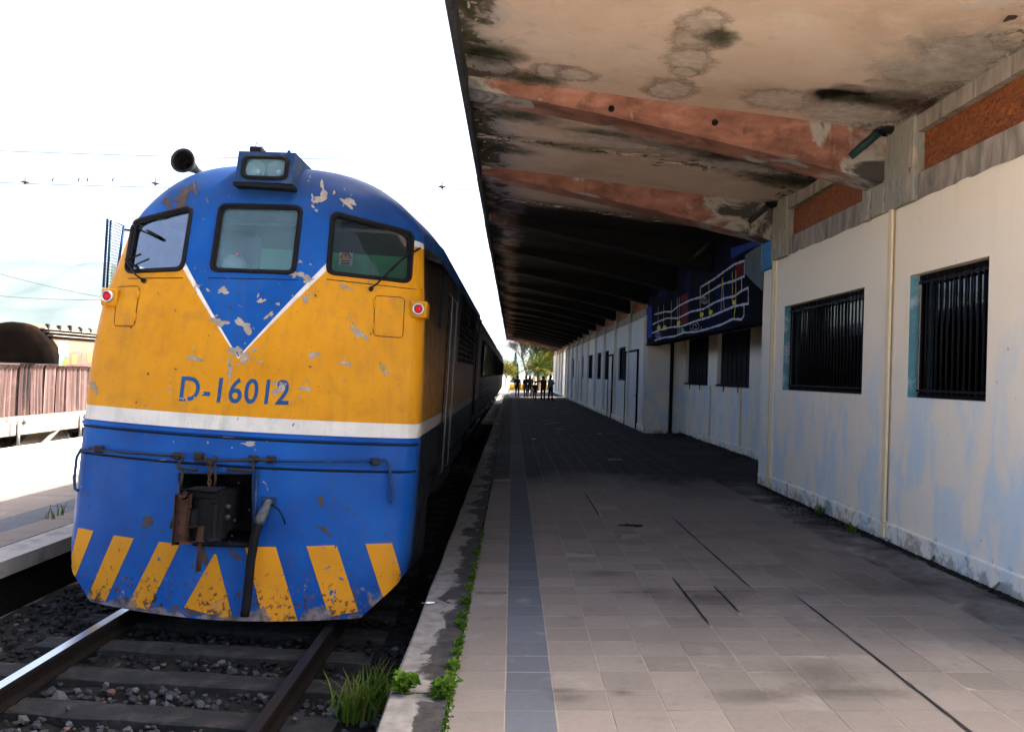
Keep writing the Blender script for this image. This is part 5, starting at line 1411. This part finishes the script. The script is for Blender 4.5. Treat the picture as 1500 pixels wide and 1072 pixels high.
def graf(P, col, name='graffiti', off=.012):
    m_ = M.setdefault('gr' + str(col), basic('graffiti', tuple(q_ * .22 for q_ in col), .7, .1, 3, 0))
    mb = MB(); P = [Vector(p_) for p_ in dens(P, 4)]; c_ = sum(P, Vector((0, 0))) / len(P)
    for k in range(len(P)):
        a, b = P[k], P[(k + 1) % len(P)]
        mb.face([tank_hit(*c_, off), tank_hit(*a, off), tank_hit(*b, off)])
        
    mb.build(name, m_, tk, fix=False)
graf([(86, 500), (98, 499), (101, 512), (100, 521), (86, 518)], (.75, .75, .72))
graf([(87, 518), (101, 515), (100, 534), (86, 536)], (.25, .55, .62), off=.016)
graf([(101, 516), (117, 515), (119, 534), (99, 534)], (.62, .20, .14), off=.016)
graf([(92, 528), (101, 522), (99, 534), (90, 536)], (.70, .32, .04), off=.022)
graf([(106, 520), (113, 519), (112, 533), (105, 533)], (.72, .45, .10), off=.022)
graf([(120, 516), (135, 515), (141, 528), (139, 534), (118, 534)], (.62, .22, .16), off=.016)
graf([(127, 518), (134, 518), (137, 531), (129, 530)], (.75, .42, .08), off=.022)
graf([(136, 513), (146, 513), (145, 528), (141, 526)], (.45, .68, .70), off=.02)
graf([(95, 523), (100, 521), (99, 526), (94, 528)], (.15, .45, .10), off=.026)
# slim post standing on the opposite platform
pp = at_y(149.5, 560, 19.0)
po = empty('slim_post', (pp.x, 19.0, -.05), 'slim grey-green post standing on the opposite platform beside the locomotive', 'post')
M['postpaint'] = basic('post_paint', (.10, .16, .16), .6, .2, 5, .1)
MB().tube([(0, 0, 0), (.04, 0, 2.6), (.10, 0, 5.0)], [.045, .035, .028], 10).build('shaft', M['postpaint'], po)
MB().lathe([(.14, 0), (.14, .03), (.05, .06), (.045, .3)], (0, 0, 0), (0, 0, 1), 14).build('base', M['postpaint'], po)
for z in (2.3, 2.6): MB().obox((.05, 0, z), (.05, 0, 0), (0, .03, 0), (0, 0, .05)).build('clamp', M['black'], po)

# ------------------------------------------------------------------ lamps on span wires
YW = 40.0
M['wire'] = basic('dark_wire', (.03, .035, .04), .7, .2, 5, 0)
span = empty('span_wire', (-32, YW, -.62), 'thin pair of span wires stretched across the tracks between two posts', 'wire')
SO = Vector((-32, YW, -.62))
def wline(pts, r, name, mat):
    return MB().tube([Vector(p_) - SO for p_ in pts], r, 5).build(name, mat, span)
pl_, pr_ = Vector((-32, YW, 12)), Vector((13.5, YW, 12))
for px0, px1, ya_, yb_ in ((-249, 1180, 211, 224), (-249, 1180, 258, 268)):
    a = at_y(px0, ya_, YW); b = at_y(px1, yb_, YW)
    wline([a.lerp(b, t / 24) + Vector((0, 0, -.5 * math.sin(math.pi * t / 24))) for t in range(25)], .017, 'wire', M['wire'])
for px in (78, 116, 129, 166): 
    a = at_y(px, 261, YW); wline([a, a + Vector((0, -.1, -.18))], .03, 'clip', M['black'])
for x in (-32, 13.5):
    MB().tube([(x + 32, 0, 0), (x + 32, 0, 13.5)], [.16, .09], 10).build('post', M['postpaint'], span)
M['enamel'] = basic('lamp_enamel', (.05, .07, .09), .4, .2, 5, 0)
for i, (px, py, nm) in enumerate(((228, 263, 'small enamelled lamp hung from the span wire above the locomotive horn'), (648, 268, 'small enamelled lamp hung from the span wire beside the canopy edge'), (37, 261, 'small enamelled lamp hung from the span wire far out over the wagons'))):
    p_ = at_y(px, py, YW)
    l = empty('hanging_lamp', tuple(p_), nm, 'lamp', 'lamps hung from the span wire')
    MB().tube([(0, 0, .1), (0, 0, -.08)], .025, 8).build('stem', M['enamel'], l)
    MB().lathe([(.03, -.06), (.06, -.12), (.19, -.18), (.20, -.20), (.17, -.19)], (0, 0, 0), (0, 0, 1), 18).build('shade', M['enamel'], l)
    MB().lathe([(.03, -.19), (.055, -.24), (.05, -.29), (0, -.31)], (0, 0, 0), (0, 0, 1), 12).build('bulb', M['glassdark'], l)

YV = 60.0
lw = empty('overhead_wire', tuple(at_y(10, 398, YV)), 'pair of thin wires sagging low above the tank wagon', 'wire'); LO = at_y(10, 398, YV)
for a_, b_, sg_y in (((-60, 384), (205, 445), 0), ((-60, 428), (205, 438), 0)):
    A, B = at_y(*a_, YV), at_y(*b_, YV)
    MB().tube([A.lerp(B, t / 16) + Vector((0, 0, -.25 * math.sin(math.pi * t / 16))) - LO for t in range(17)], .016, 5).build('wire', M['wire'], lw)
for px_ in (-62, 206):
    P_ = at_y(px_, 380 if px_ < 0 else 440, YV); MB().tube([Vector((P_.x, YV, -.62)) - LO, P_ + Vector((0, 0, .8)) - LO], .10, 8).build('post', M['postpaint'], lw)
# ------------------------------------------------------------------ people at the far end of the platform
M['skin'] = basic('skin', (.36, .21, .15), .6, .1, 5, 0); M['hair'] = basic('hair', (.02, .014, .01), .6, .2, 20, 0)
def cloth(n, c_): return basic(n, c_, .9, .15, 6, .2, 60)
M['shoe'] = cloth('shoe', (.02, .018, .016))
def person(x, y, h, face, top, legs, label, arms, stride=.12, lean=0.0, hairlong=False, pack=None, group='people at the far end of the platform'):
    """arms: ((elbow, wrist) left, (elbow, wrist) right) as offsets from the shoulder in a 1.70 m figure"""
    k = h / 1.70
    V = []; E = []; R = []
    def add(p_, r, par=None):
        b_ = 1.16 if isinstance(r, tuple) and p_[2] < 1.42 else 1.0; V.append(Vector(p_) * k); R.append(r * k if not isinstance(r, tuple) else (r[0] * k * b_, r[1] * k * b_)); 
        if par is not None: E.append((par, len(V) - 1))
        return len(V) - 1
    pel = add((0, 0, .93), (.145, .105)); wa = add((0, lean * .2, 1.08), (.135, .095), pel); ch = add((0, lean * .6, 1.28), (.165, .11), wa)
    nk = add((0, lean, 1.43), (.06, .06), ch); hd = add((0, lean + .01, 1.52), (.072, .08), nk); hd2 = add((0, lean + .015, 1.60), (.082, .095), hd); hd3 = add((0, lean + .01, 1.665), (.055, .07), hd2)
    hands = []
    for sg, (el, wr) in zip((-1, 1), arms):
        shp = Vector((sg * .19, lean * .8, 1.37)); s_ = add(shp, (.062, .062), ch)
        e_ = add(shp + Vector(el), (.045, .045), s_); w_ = add(shp + Vector(wr), (.03, .03), e_)
        d = (Vector(wr) - Vector(el)).normalized(); hp_ = add(shp + Vector(wr) + d * .05, (.038, .02), w_); hands.append((shp + Vector(wr) + d * .07, d, sg))
        side = d.cross(Vector((0, 1, .1))).normalized()
        for q, ln in ((-.024, .065), (-.008, .08), (.008, .075), (.024, .06)):
            b_ = shp + Vector(wr) + d * .09 + side * q; f1 = add(b_ + d * ln * .5, .0085, hp_); add(b_ + d * ln + Vector((0, .012, 0)), .007, f1)
        th = add(shp + Vector(wr) + d * .06 + side * (-.045 * sg), .01, hp_); add(shp + Vector(wr) + d * .10 + side * (-.055 * sg), .008, th)
    for sg in (-1, 1):
        hp2 = add((sg * .085, 0, .86), (.092, .092), pel)
        kn = add((sg * .10, sg * stride * .35 - .02, .48), (.06, .062), hp2); an = add((sg * .10, sg * stride, .09), (.042, .045), kn)
        he = add((sg * .105, sg * stride + .02, .045), (.04, .04), an); add((sg * .115, sg * stride - .15, .035), (.042, .032), he)
    me = bpy.data.meshes.new('sk'); me.from_pydata([tuple(v) for v in V], E, []); o = bpy.data.objects.new('sk', me); COL.objects.link(o)
    md = o.modifiers.new('s', 'SKIN'); md.use_smooth_shade = True
    for i, r in enumerate(R):
        sv = me.skin_vertices[0].data[i]; sv.radius = r if isinstance(r, tuple) else (r, r); sv.use_root = (i == 0)
    o.modifiers.new('b', 'SUBSURF').levels = 1
    bpy.context.view_layer.update()
    me2 = bpy.data.meshes.new_from_object(o.evaluated_get(bpy.context.evaluated_depsgraph_get())); bpy.data.objects.remove(o)
    for m_ in (M['skin'], top, legs, M['shoe']): me2.materials.append(m_)
    for f in me2.polygons:
        c_ = f.center / k; z = c_.z
        hnd = min((c_ - Vector(q[0])).length for q in hands)
        f.material_index = 0 if (z > 1.44 or hnd < .12) else (3 if z < .075 else (2 if z < .90 and abs(c_.x) < .22 else 1)); f.use_smooth = True
    p_ = fl(x, y)
    r = empty('person', tuple(p_), label, 'person', group); r.rotation_euler = (0, 0, face)
    b = bpy.data.objects.new('body', me2); COL.objects.link(b); b.parent = r
    hm = MB()
    hc_ = Vector((0, lean + .02, 1.605)) * k
    hm.lathe([(0, .10 * k), (.05 * k, .09 * k), (.086 * k, .05 * k), (.098 * k, 0), (.094 * k, -.05 * k), (.08 * k, -(.16 if hairlong else .08) * k), (.03 * k, -(.2 if hairlong else .1) * k)], hc_ + Vector((0, .018 * k, .0)), (0, 0, 1), 14); hm.build('hair', M['hair'], r)
    fc = MB(); fy = lean - .085
    for sx in (-.03, .03): fc.lathe([(.012 * k, 0), (0, .006 * k)], Vector((sx, fy, 1.60)) * k, (0, -1, 0), 8)
    fc.build('eyes', M['hair'], r); MB().obox(Vector((0, fy - .012, 1.57)) * k, (.012 * k, 0, 0), (0, .018 * k, 0), (0, 0, .022 * k)).build('nose', M['skin'], r, bevel=.004)
    MB().obox(Vector((0, fy + .004, 1.53)) * k, (.024 * k, 0, 0), (0, .006 * k, 0), (0, 0, .006 * k)).build('mouth', M['red'], r)
    if pack: MB().box(-.14 * k, .14 * k, .09 * k, .23 * k, 1.0 * k, 1.40 * k).build('backpack', pack, r, bevel=.04)
    return r
DN = ((-.03, .02, -.28), (-.02, -.04, -.52)); DR = ((.03, .02, -.28), (.02, -.04, -.52))
def pfl(px, py): q = at_floor(px, py); return q.x, q.y
c1 = cloth('navy_cloth', (.022, .026, .04)); c2 = cloth('dark_cloth', (.018, .018, .02)); c3 = cloth('maroon_cloth', (.09, .018, .02)); c4_ = cloth('white_cloth', (.16, .16, .17)); jean = cloth('denim', (.03, .04, .07)); c5 = cloth('teal_cloth', (.03, .06, .07))
PI = math.pi
x, y = pfl(757.5, 582); person(x, y, 1.70, PI, c1, c2, 'person in dark jacket with a backpack walking alone along the platform end', (DN, DR), .14, 0, pack=cloth('pack', (.03, .035, .05)))
x, y = pfl(769.5, 582.2); person(x, y, 1.66, PI + .2, c2, jean, 'person in black top walking close beside a taller companion', (DN, DR), .12)
x, y = pfl(775.6, 582.4); person(x, y, 1.72, PI - .2, c5, c2, 'tall person in dark teal jacket walking close beside a companion in black', (DN, ((.10, -.02, -.26), (.22, -.10, -.42))), .16, hairlong=True)
x, y = pfl(783, 587.3); person(x, y, 1.29, PI, c1, jean, 'child in navy clothes under the outstretched arm of an adult', (DN, DR), .06)
x, y = pfl(795, 587.5); person(x, y, 1.68, PI, c3, c2, 'adult in maroon top reaching an arm out towards a child', (((.0, .02, -.28), (.03, -.03, -.52)), ((.26, .05, -.08), (.50, .1, -.03))), .16)
x, y = pfl(806, 587.2); person(x, y, 1.73, PI - .8, c4_, c2, 'person in white shirt with bent arm standing against the station wall', (((-.05, .02, -.28), (.06, -.2, -.20)), DR), .08, hairlong=True)

# ------------------------------------------------------------------ vegetation
def leafmat(n, a, b):
    g = G(n); p = wpos(g); c = g.ramp(g.noise(1.3, 4, .6, p), [(.3, a), (.7, b)])
    bs = g.n('BsdfDiffuse', {'Color': c}).outputs[0]; ts = g.n('BsdfTranslucent', {'Color': c}).outputs[0]
    mx = g.n('MixShader', {0: .35, 1: bs, 2: ts}).outputs[0]; g.nt.links.new(mx, g.out.inputs[0]); return g.mat
M['leaf1'] = leafmat('leaf_green', (.008, .019, .006), (.034, .05, .011)); M['leaf2'] = leafmat('leaf_yellow', (.03, .038, .006), (.11, .095, .010))
M['weed'] = leafmat('weed_green', (.03, .075, .009), (.085, .16, .018)); M['weed2'] = leafmat('grass_green', (.03, .07, .008), (.095, .15, .018))
M['dryblade'] = leafmat('dry_blade', (.09, .075, .03), (.16, .13, .05)); M['bark'] = basic('bark', (.13, .11, .09), .95, .3, 5, .6, 30); M['twig'] = basic('grey_twigs', (.12, .11, .10), .9, .2, 5, 0)
M['conifer'] = leafmat('conifer_leaf', (.02, .04, .02), (.05, .075, .04))
def branches(mb, p, d, L_, r, dep, rn, tips, spread=.6, n=3):
    q = p + d * L_; mid = p + d * (L_ * .5) + Vector((rn.gauss(0, .04), rn.gauss(0, .04), 0)) * L_
    mb.tube([p, mid, q], [r, r * .82, r * .62], 6 if r > .03 else 4, cap=False)
    tips.append(q); tips.append(mid)
    if dep == 0: return
    for i in range(n if dep > 1 else n + 1):
        a = rn.uniform(0, 6.28); s_ = d.cross(Vector((math.cos(a), math.sin(a), .3))).normalized()
        nd = (d + s_ * rn.uniform(.5, 1.0) * spread + Vector((0, 0, .12))).normalized()
        branches(mb, p + d * L_ * rn.uniform(.55, 1.0), nd, L_ * rn.uniform(.6, .8), r * .6, dep - 1, rn, tips, spread, n)
def leaf_tree(pos, h, label, mat, seed, nleaf=5000, crown=.5, lsize=.11, cat='tree', name='leafy_tree'):
    rn = random.Random(seed); t = empty(name, tuple(pos), label, cat)
    mb = MB(); tips = []
    branches(mb, Vector((0, 0, 0)), Vector((rn.gauss(0, .05), rn.gauss(0, .05), 1)).normalized(), h * .38, h * .028, 4, rn, tips, .75)
    mb.build('trunk', M['bark'], t, fix=False)
    up_ = [q for q in tips if q.z > h * .3]; lb = MB()
    for i in range(nleaf):
        q = rn.choice(up_) + Vector((rn.gauss(0, crown), rn.gauss(0, crown), rn.gauss(0, crown * .8)))
        a = Vector((rn.gauss(0, 1), rn.gauss(0, 1), rn.gauss(0, .6))).normalized(); b = a.cross(Vector((rn.random(), rn.random(), 1))).normalized(); s_ = lsize * rn.uniform(.6, 1.4)
        lb.face([q, q + a * s_ + b * s_ * .35, q + a * s_ * 2, q + a * s_ - b * s_ * .35])
    lb.build('crown', mat, t, fix=False); return t
GZ = -.62
def gp(px, Y): q = at_y(px, 548, Y); return Vector((q.x, Y, GZ))
leaf_tree(gp(803, 104), 8.5, 'dense green tree rising behind the palm past the canopy end', M['leaf1'], 2, 14000, .9, .17)
leaf_tree(gp(799, 98), 5.0, 'yellow leaved bush glowing in sun beside the palm', M['leaf2'], 4, 5000, .5, .12, 'bush', 'leafy_bush')
leaf_tree(gp(836, 100), 7.5, 'tall green tree standing beyond the end of the station wall', M['leaf1'], 9, 5000, .7, .16)
leaf_tree(gp(741, 170), 5.0, 'small pale yellow-green tree far down the line', M['leaf2'], 6, 2500, .7, .2)
bt = empty('bare_tree', tuple(gp(771, 112)), 'grey leafless tree standing left of the palm', 'tree'); mb = MB(); tips = []
rn = random.Random(21); branches(mb, Vector((0, 0, 0)), Vector((0, 0, 1)), 3.3, .16, 4, rn, tips, .55, 4); mb.build('trunk', M['twig'], bt, fix=False)
mb = MB()
for q in tips:
    for _ in range(7):
        d = Vector((rn.gauss(0, .4), rn.gauss(0, .4), abs(rn.gauss(.5, .4)))); mb.tube([q, q + d * rn.uniform(.4, .9)], .012, 3, cap=False)
mb.build('crown', M['twig'], bt, fix=False)
for px, Y, h, nm in ((754.5, 230, 8.2, 'tall narrow dark conifer far down the line'), (752, 236, 6.0, 'shorter conifer standing against the tall narrow one'), (757.5, 222, 5.0, 'low broad conifer right of the tall narrow one')):
    t = empty('conifer', tuple(gp(px, Y)), nm, 'tree'); MB().tube([(0, 0, 0), (0, 0, h * .95)], [.2, .03], 6).build('trunk', M['bark'], t)
    lb = MB(); rn = random.Random(int(px))
    for i in range(2600):
        z = rn.random() ** 1.3 * h; r = (1 - z / h) * h * .16 * (1 + .35 * math.sin(z * 5)) * math.sqrt(rn.random()) + .05; a = rn.uniform(0, 6.28)
        q = Vector((r * math.cos(a), r * math.sin(a), z + .2)); d = Vector((math.cos(a), math.sin(a), -.4)) * .3; s_ = Vector((-math.sin(a), math.cos(a), 0)) * .09
        lb.face([q - s_, q + d, q + s_])
    lb.build('crown', M['conifer'], t, fix=False)
def palm(pos, h, label):
    t = empty('palm_tree', tuple(pos), label, 'tree'); rn = random.Random(5)
    prof = []
    for i in range(18): z = h * i / 17; prof.append((.22 + .03 * (i % 2) - .05 * z / h, z))
    MB().lathe(prof, (0, 0, 0), (0, 0, 1), 12).build('trunk', M['bark'], t)
    for k in range(34):
        a = k * 2.399; el = rad(75) - k * rad(3.6); L_ = 2.6 * rn.uniform(.85, 1.1)
        d0 = Vector((math.cos(a) * math.cos(el), math.sin(a) * math.cos(el), math.sin(el))); P = []; q = Vector((0, 0, h)); d = d0.copy()
        for i in range(12): P.append(q.copy()); q = q + d * (L_ / 11); d = (d + Vector((0, 0, -.10))).normalized()
        mb = MB(); mb.tube(P, [.03 * (1 - i / 13) for i in range(12)], 4, cap=False)
        for i in range(1, 12):
            for j in range(3):
                pt = P[i - 1].lerp(P[i], j / 3); tg = (P[i] - P[i - 1]).normalized(); sd = tg.cross(Vector((0, 0, 1))).normalized()
                ll = .55 * math.sin(PI * min(1, (i + .5) / 12.5)) + .12
                for sg in (-1, 1):
                    tip_ = pt + (tg * .55 + sd * sg * .8 + Vector((0, 0, -.28))).normalized() * ll; mb.face([pt - tg * .025, tip_, pt + tg * .025])
        mb.build('frond', M['leaf1'] if k % 3 else M['leaf2'], t, fix=False)
palm(gp(789, 93), 3.1, 'palm with arching yellow-green fronds past the canopy end')
# flowering meadow past the platform end
g = G('meadow'); p = wpos(g); c = g.ramp(g.noise(1.2, 5, .6, p), [(.3, (.04, .055, .014)), (.5, (.12, .095, .02)), (.7, (.18, .13, .026))])
M['meadow'] = g.done(c, .95, 0, None, .1); M['flower'] = leafmat('flower_yellow', (.30, .19, .01), (.42, .26, .015)); M['flower2'] = leafmat('flower_orange', (.34, .10, .012), (.42, .16, .02))
mb = MB(); mb.grid(40, 60, lambda a, b: (-.6 + 26 * a, 97.5 + 120 * b, -.60 + .05 * math.sin(a * 40) * math.cos(b * 60)), sm=False); tag(mb.build('meadow', M['meadow'], fix=False), kind='structure')
mb = MB(); rn = random.Random(8)
for i in range(14000):
    x = rn.uniform(-.3, 16); y = 97.6 + 50 * rn.random() ** 1.6; h = rn.uniform(.2, .75); a = rn.uniform(0, 6.28); d = Vector((math.cos(a), math.sin(a), 0)) * .05; tp = Vector((rn.gauss(0, .1), rn.gauss(0, .1), h)); q = Vector((x, y, -.6))
    mb.face([q - d, q + d, q + tp], 0)
    if rn.random() < .5:
        c_ = q + tp; e = Vector((.06, 0, .02)); f = Vector((0, .03, .06)); mb.face([c_ - e - f, c_ + e - f, c_ + e + f, c_ - e + f], 1 if rn.random() < .8 else 2)
tag(mb.build('wild_flowers', [M['weed2'], M['flower'], M['flower2']], fix=False, ), 'yellow wild flowers and tall grass past the platform end', kind='stuff')
# weeds rooted in the paving joint
def leafy(mb, o, n, size, rn, hgt=.05):
    for i in range(n):
        a = rn.uniform(0, 6.28); d = Vector((math.cos(a), math.sin(a), 0)); L_ = size * rn.uniform(.5, 1.2); s_ = Vector((-d.y, d.x, 0)) * L_ * .28
        b = o + Vector((rn.gauss(0, size * .3), rn.gauss(0, size * .3), rn.uniform(0.002, hgt))); m_ = b + d * L_ * .5 + Vector((0, 0, L_ * rn.uniform(.2, .7))); e = b + d * L_ + Vector((0, 0, L_ * rn.uniform(-.1, .4)))
        mb.face([b, m_ - s_, e]); mb.face([b, e, m_ + s_])
wl = 'low leafy weed growing in the joint beside the platform edge stone'
rn = random.Random(31)
for i, (px, py, n, s_) in enumerate([(697, 812, 42, .045), (693, 830, 26, .04), (689, 848, 44, .055), (686, 862, 40, .05), (681, 884, 50, .06), (677, 905, 36, .05), (676, 918, 44, .06), (671, 945, 46, .06), (668, 958, 36, .05), (663, 978, 60, .07), (659, 992, 40, .05)]):
    q = at_floor(px, py); mb = MB(); leafy(mb, Vector((0, 0, 0)), int(n * .55), s_ * .72, rn, .03)
    for _ in range(6): leafy(mb, Vector((rn.gauss(0, .008), rn.uniform(-.12, .12), 0)), 3, s_ * .5, rn, .015)
    o = mb.build('weed', M['weed'], fix=False); o.location = fl(q.x, q.y, .0); tag(o, wl, 'weed', 'weeds along the paving joint')
for px, py, n, s_, nm in ((592, 1014, 90, .075, 'bushy leafy weed spilling over the platform edge stone corner'), (648, 1022, 60, .06, 'bushy leafy weed at the joint near a crosswise crack in the edge stone')):
    q = at_floor(px, py); mb = MB(); leafy(mb, Vector((0, 0, 0)), n, s_, rn, .10); o = mb.build('weed', M['weed'], fix=False); o.location = fl(q.x, q.y, 0); tag(o, nm, 'weed')
mb = MB()
for i in range(1500):
    y = rn.uniform(4.0, 10.0); leafy(mb, Vector((-.345 + rn.gauss(0, .007), y, -.012)), 1, .022, rn, .012)
o = mb.build('moss_in_joint', M['weed'], plat, fix=False); tag(o, kind='stuff')
def tuft(o, n, L_, rn, label, sp=.12, mat=None, cat='grass', group=None):
    mb = MB()
    for i in range(n):
        a = rn.uniform(0, 6.28); b = Vector((rn.gauss(0, sp), rn.gauss(0, sp), 0)); d = Vector((math.cos(a), math.sin(a), 0)); l = L_ * rn.uniform(.45, 1.1); k = rn.uniform(.15, .8); s_ = Vector((-d.y, d.x, 0)) * .007
        pts = [b + d * l * k * t * t + Vector((0, 0, l * (t - .35 * k * t * t))) for t in (0, .35, .7, 1.0)]
        for j in range(3):
            w0, w1 = [1, 1, .7, 0.05][j], [1, 1, .7, .05][j + 1]; mb.face([pts[j] - s_ * w0, pts[j] + s_ * w0, pts[j + 1] + s_ * w1, pts[j + 1] - s_ * w1], 1 if i % 5 == 0 else 0)
    ob = mb.build('grass_tuft', [mat or M['weed2'], M['dryblade']], fix=False); ob.location = o; tag(ob, label, cat, group); return ob
def trackpt(px, py, w=-.2):
    d = LI.to_3x3() @ ray(px, py); o = LI @ CAM; t = (w - o.z) / d.z; return LM @ (o + d * t)
for px, py, n, L_, nm in ((520, 1052, 110, .34, 'thick grass tuft between rail and platform edge, beside the open end'), (556, 1040, 70, .30, 'grass tuft pressed against the platform edge stone, close to the leafy weed'), (556, 1003, 30, .22, 'thin grass tuft leaning on the platform edge stone behind thicker grass')):
    tuft(trackpt(px, py), n, L_, rn, nm, .075 if n > 100 else .035)
for px, py, nm in ((1200, 752, 'small green weed at the foot of the wall below the wide barred window'), (1248, 780, 'spiky dark weed at the foot of the wall beside the cream conduit')):
    q = at_floor(px, py); tuft(fl(min(q.x, 3.99), q.y), 30, .16, rn, nm, .03, M['weed'], 'weed')
for px, py in ((88, 755), (74, 760)):
    q = at_z(px, py, -.05); tuft(q, 7, .20, rn, 'dry grass tuft in the joint of the opposite platform', .025, M['weed'], 'grass', 'grass tufts on the opposite platform')
# dirt and litter
M['dirt'] = basic('black_dirt', (.012, .010, .008), .95, .5, 9, .5, 40)
mb = MB()
for i in range(2600):
    y = rn.uniform(5.2, 14.0); dens_ = .04 + .22 * max(0, math.sin((y - 8.8) * .6)) ** 2 * rn.random()
    x = 4.02 - abs(rn.gauss(0, dens_)); r = rn.uniform(.006, .022); n = len(mb.v)
    for v in IV: mb.v.append((x + v.x * r * rn.uniform(.8, 1.6), y + v.y * r * rn.uniform(.8, 1.9), .002 + abs(v.z) * r * .6))
    for f in IF: mb.f.append(tuple(n + k for k in f)); mb.m.append(0); mb.sm.append(False)
tag(mb.build('wall_foot_debris', M['dirt'], plat, fix=False), kind='stuff')
mb = MB()
for i in range(500):
    px, py = rn.choice([(1008, 640), (930, 610), (1080, 668), (1060, 655), (980, 640), (900, 605)]); q = at_floor(px + rn.gauss(0, 20), py + rn.gauss(0, 3)); r = rn.uniform(.01, .04); n = len(mb.v)
    for v in IV: mb.v.append((min(q.x, 5.1) + v.x * r * 1.5, q.y + v.y * r * 2, .002 + abs(v.z) * r * .6))
    for f in IF: mb.f.append(tuple(n + k for k in f)); mb.m.append(0); mb.sm.append(False)
tag(mb.build('wall_foot_debris', M['dirt'], plat, fix=False), kind='stuff')
def litter(px, py, w, l, nm, mat, rot=0.0, floor=True):
    q = at_floor(px, py); mb = MB(); r2 = random.Random(int(px))
    mb.grid(4, 3, lambda a, b: ((a - .5) * w, (b - .5) * l, .004 + .012 * r2.random()), sm=False)
    o = mb.build('paper_scrap', mat, fix=False); o.location = fl(q.x, q.y, .003); o.rotation_euler = (0, -RHO, rot); tag(o, nm, 'litter')
litter(627, 884.5, .10, .03, 'crumpled white paper scrap lying on the edge stone', M['white'], .2)
litter(782, 643.5, .14, .10, 'white scrap lying on the dark paving beside the grey tile band', M['white'])
litter(729, 621, .2, .3, 'white scrap lying close to the platform edge beside the carriage', M['white'])
litter(878, 636, .12, .12, 'small pale scrap lying on the dark paving near the wall', M['white'])
q = at_floor(925, 771); tw = empty('fallen_twig', tuple(fl(q.x, q.y, 0)), 'short black twig lying on the paving between two cracks', 'twig')
MB().tube([(-.16, 0, .012), (0, .01, .015), (.13, -.01, .012)], [.006, .012, .016], 6).build('stem', M['dirt'], tw); MB().tube([(-.02, 0, .015), (-.05, .09, .02)], .008, 5).tube([(.02, 0, .014), (.05, -.06, .01)], .007, 5).build('side_twig', M['dirt'], tw)
# ------------------------------------------------------------------ hills
g = G('hill_scrub'); p = wpos(g); c = g.ramp(g.noise(.004, 6, .6, p), [(.3, (.035, .05, .045)), (.7, (.075, .09, .075))]); M['hill'] = g.done(c, 1, 0, None, 0)
mb = MB(); rn = random.Random(2); n = 90; hs = []
for i in range(n + 1):
    px = -700 + 1900 * i / n
    y = 372 + .00 * px if px < 80 else 372 + (px - 80) * .22
    y = min(y, 536) + 9 * math.sin(px * .021) + 5 * math.sin(px * .07 + 1); hs.append(at_y(px, min(y, 540), 4200))
mb.grid(n, 6, lambda a, b: (lambda q: (q.x, 4200 - 1500 * b, -2 + (q.z + 2) * (1 - b) ** 1.2 + 12 * math.sin(a * 60 + b * 9) * b * (1 - b)))(hs[int(round(a * n))]), sm=True)
tag(mb.build('hills', M['hill'], fix=False), kind='structure')

# ------------------------------------------------------------------ haze
hz_ = MB().box(-6000, 5500, -700, 6800, -1.62, 900)
g = G('haze_air'); pv = g.n('VolumePrincipled', {'Color': (.70, .84, 1.0, 1), 'Density': 0.35e-4, 'Anisotropy': .3}); g.nt.links.new(pv.outputs[0], g.out.inputs['Volume'])
tag(hz_.build('haze', g.mat), 'pale even haze in the air over the whole station', kind='stuff')
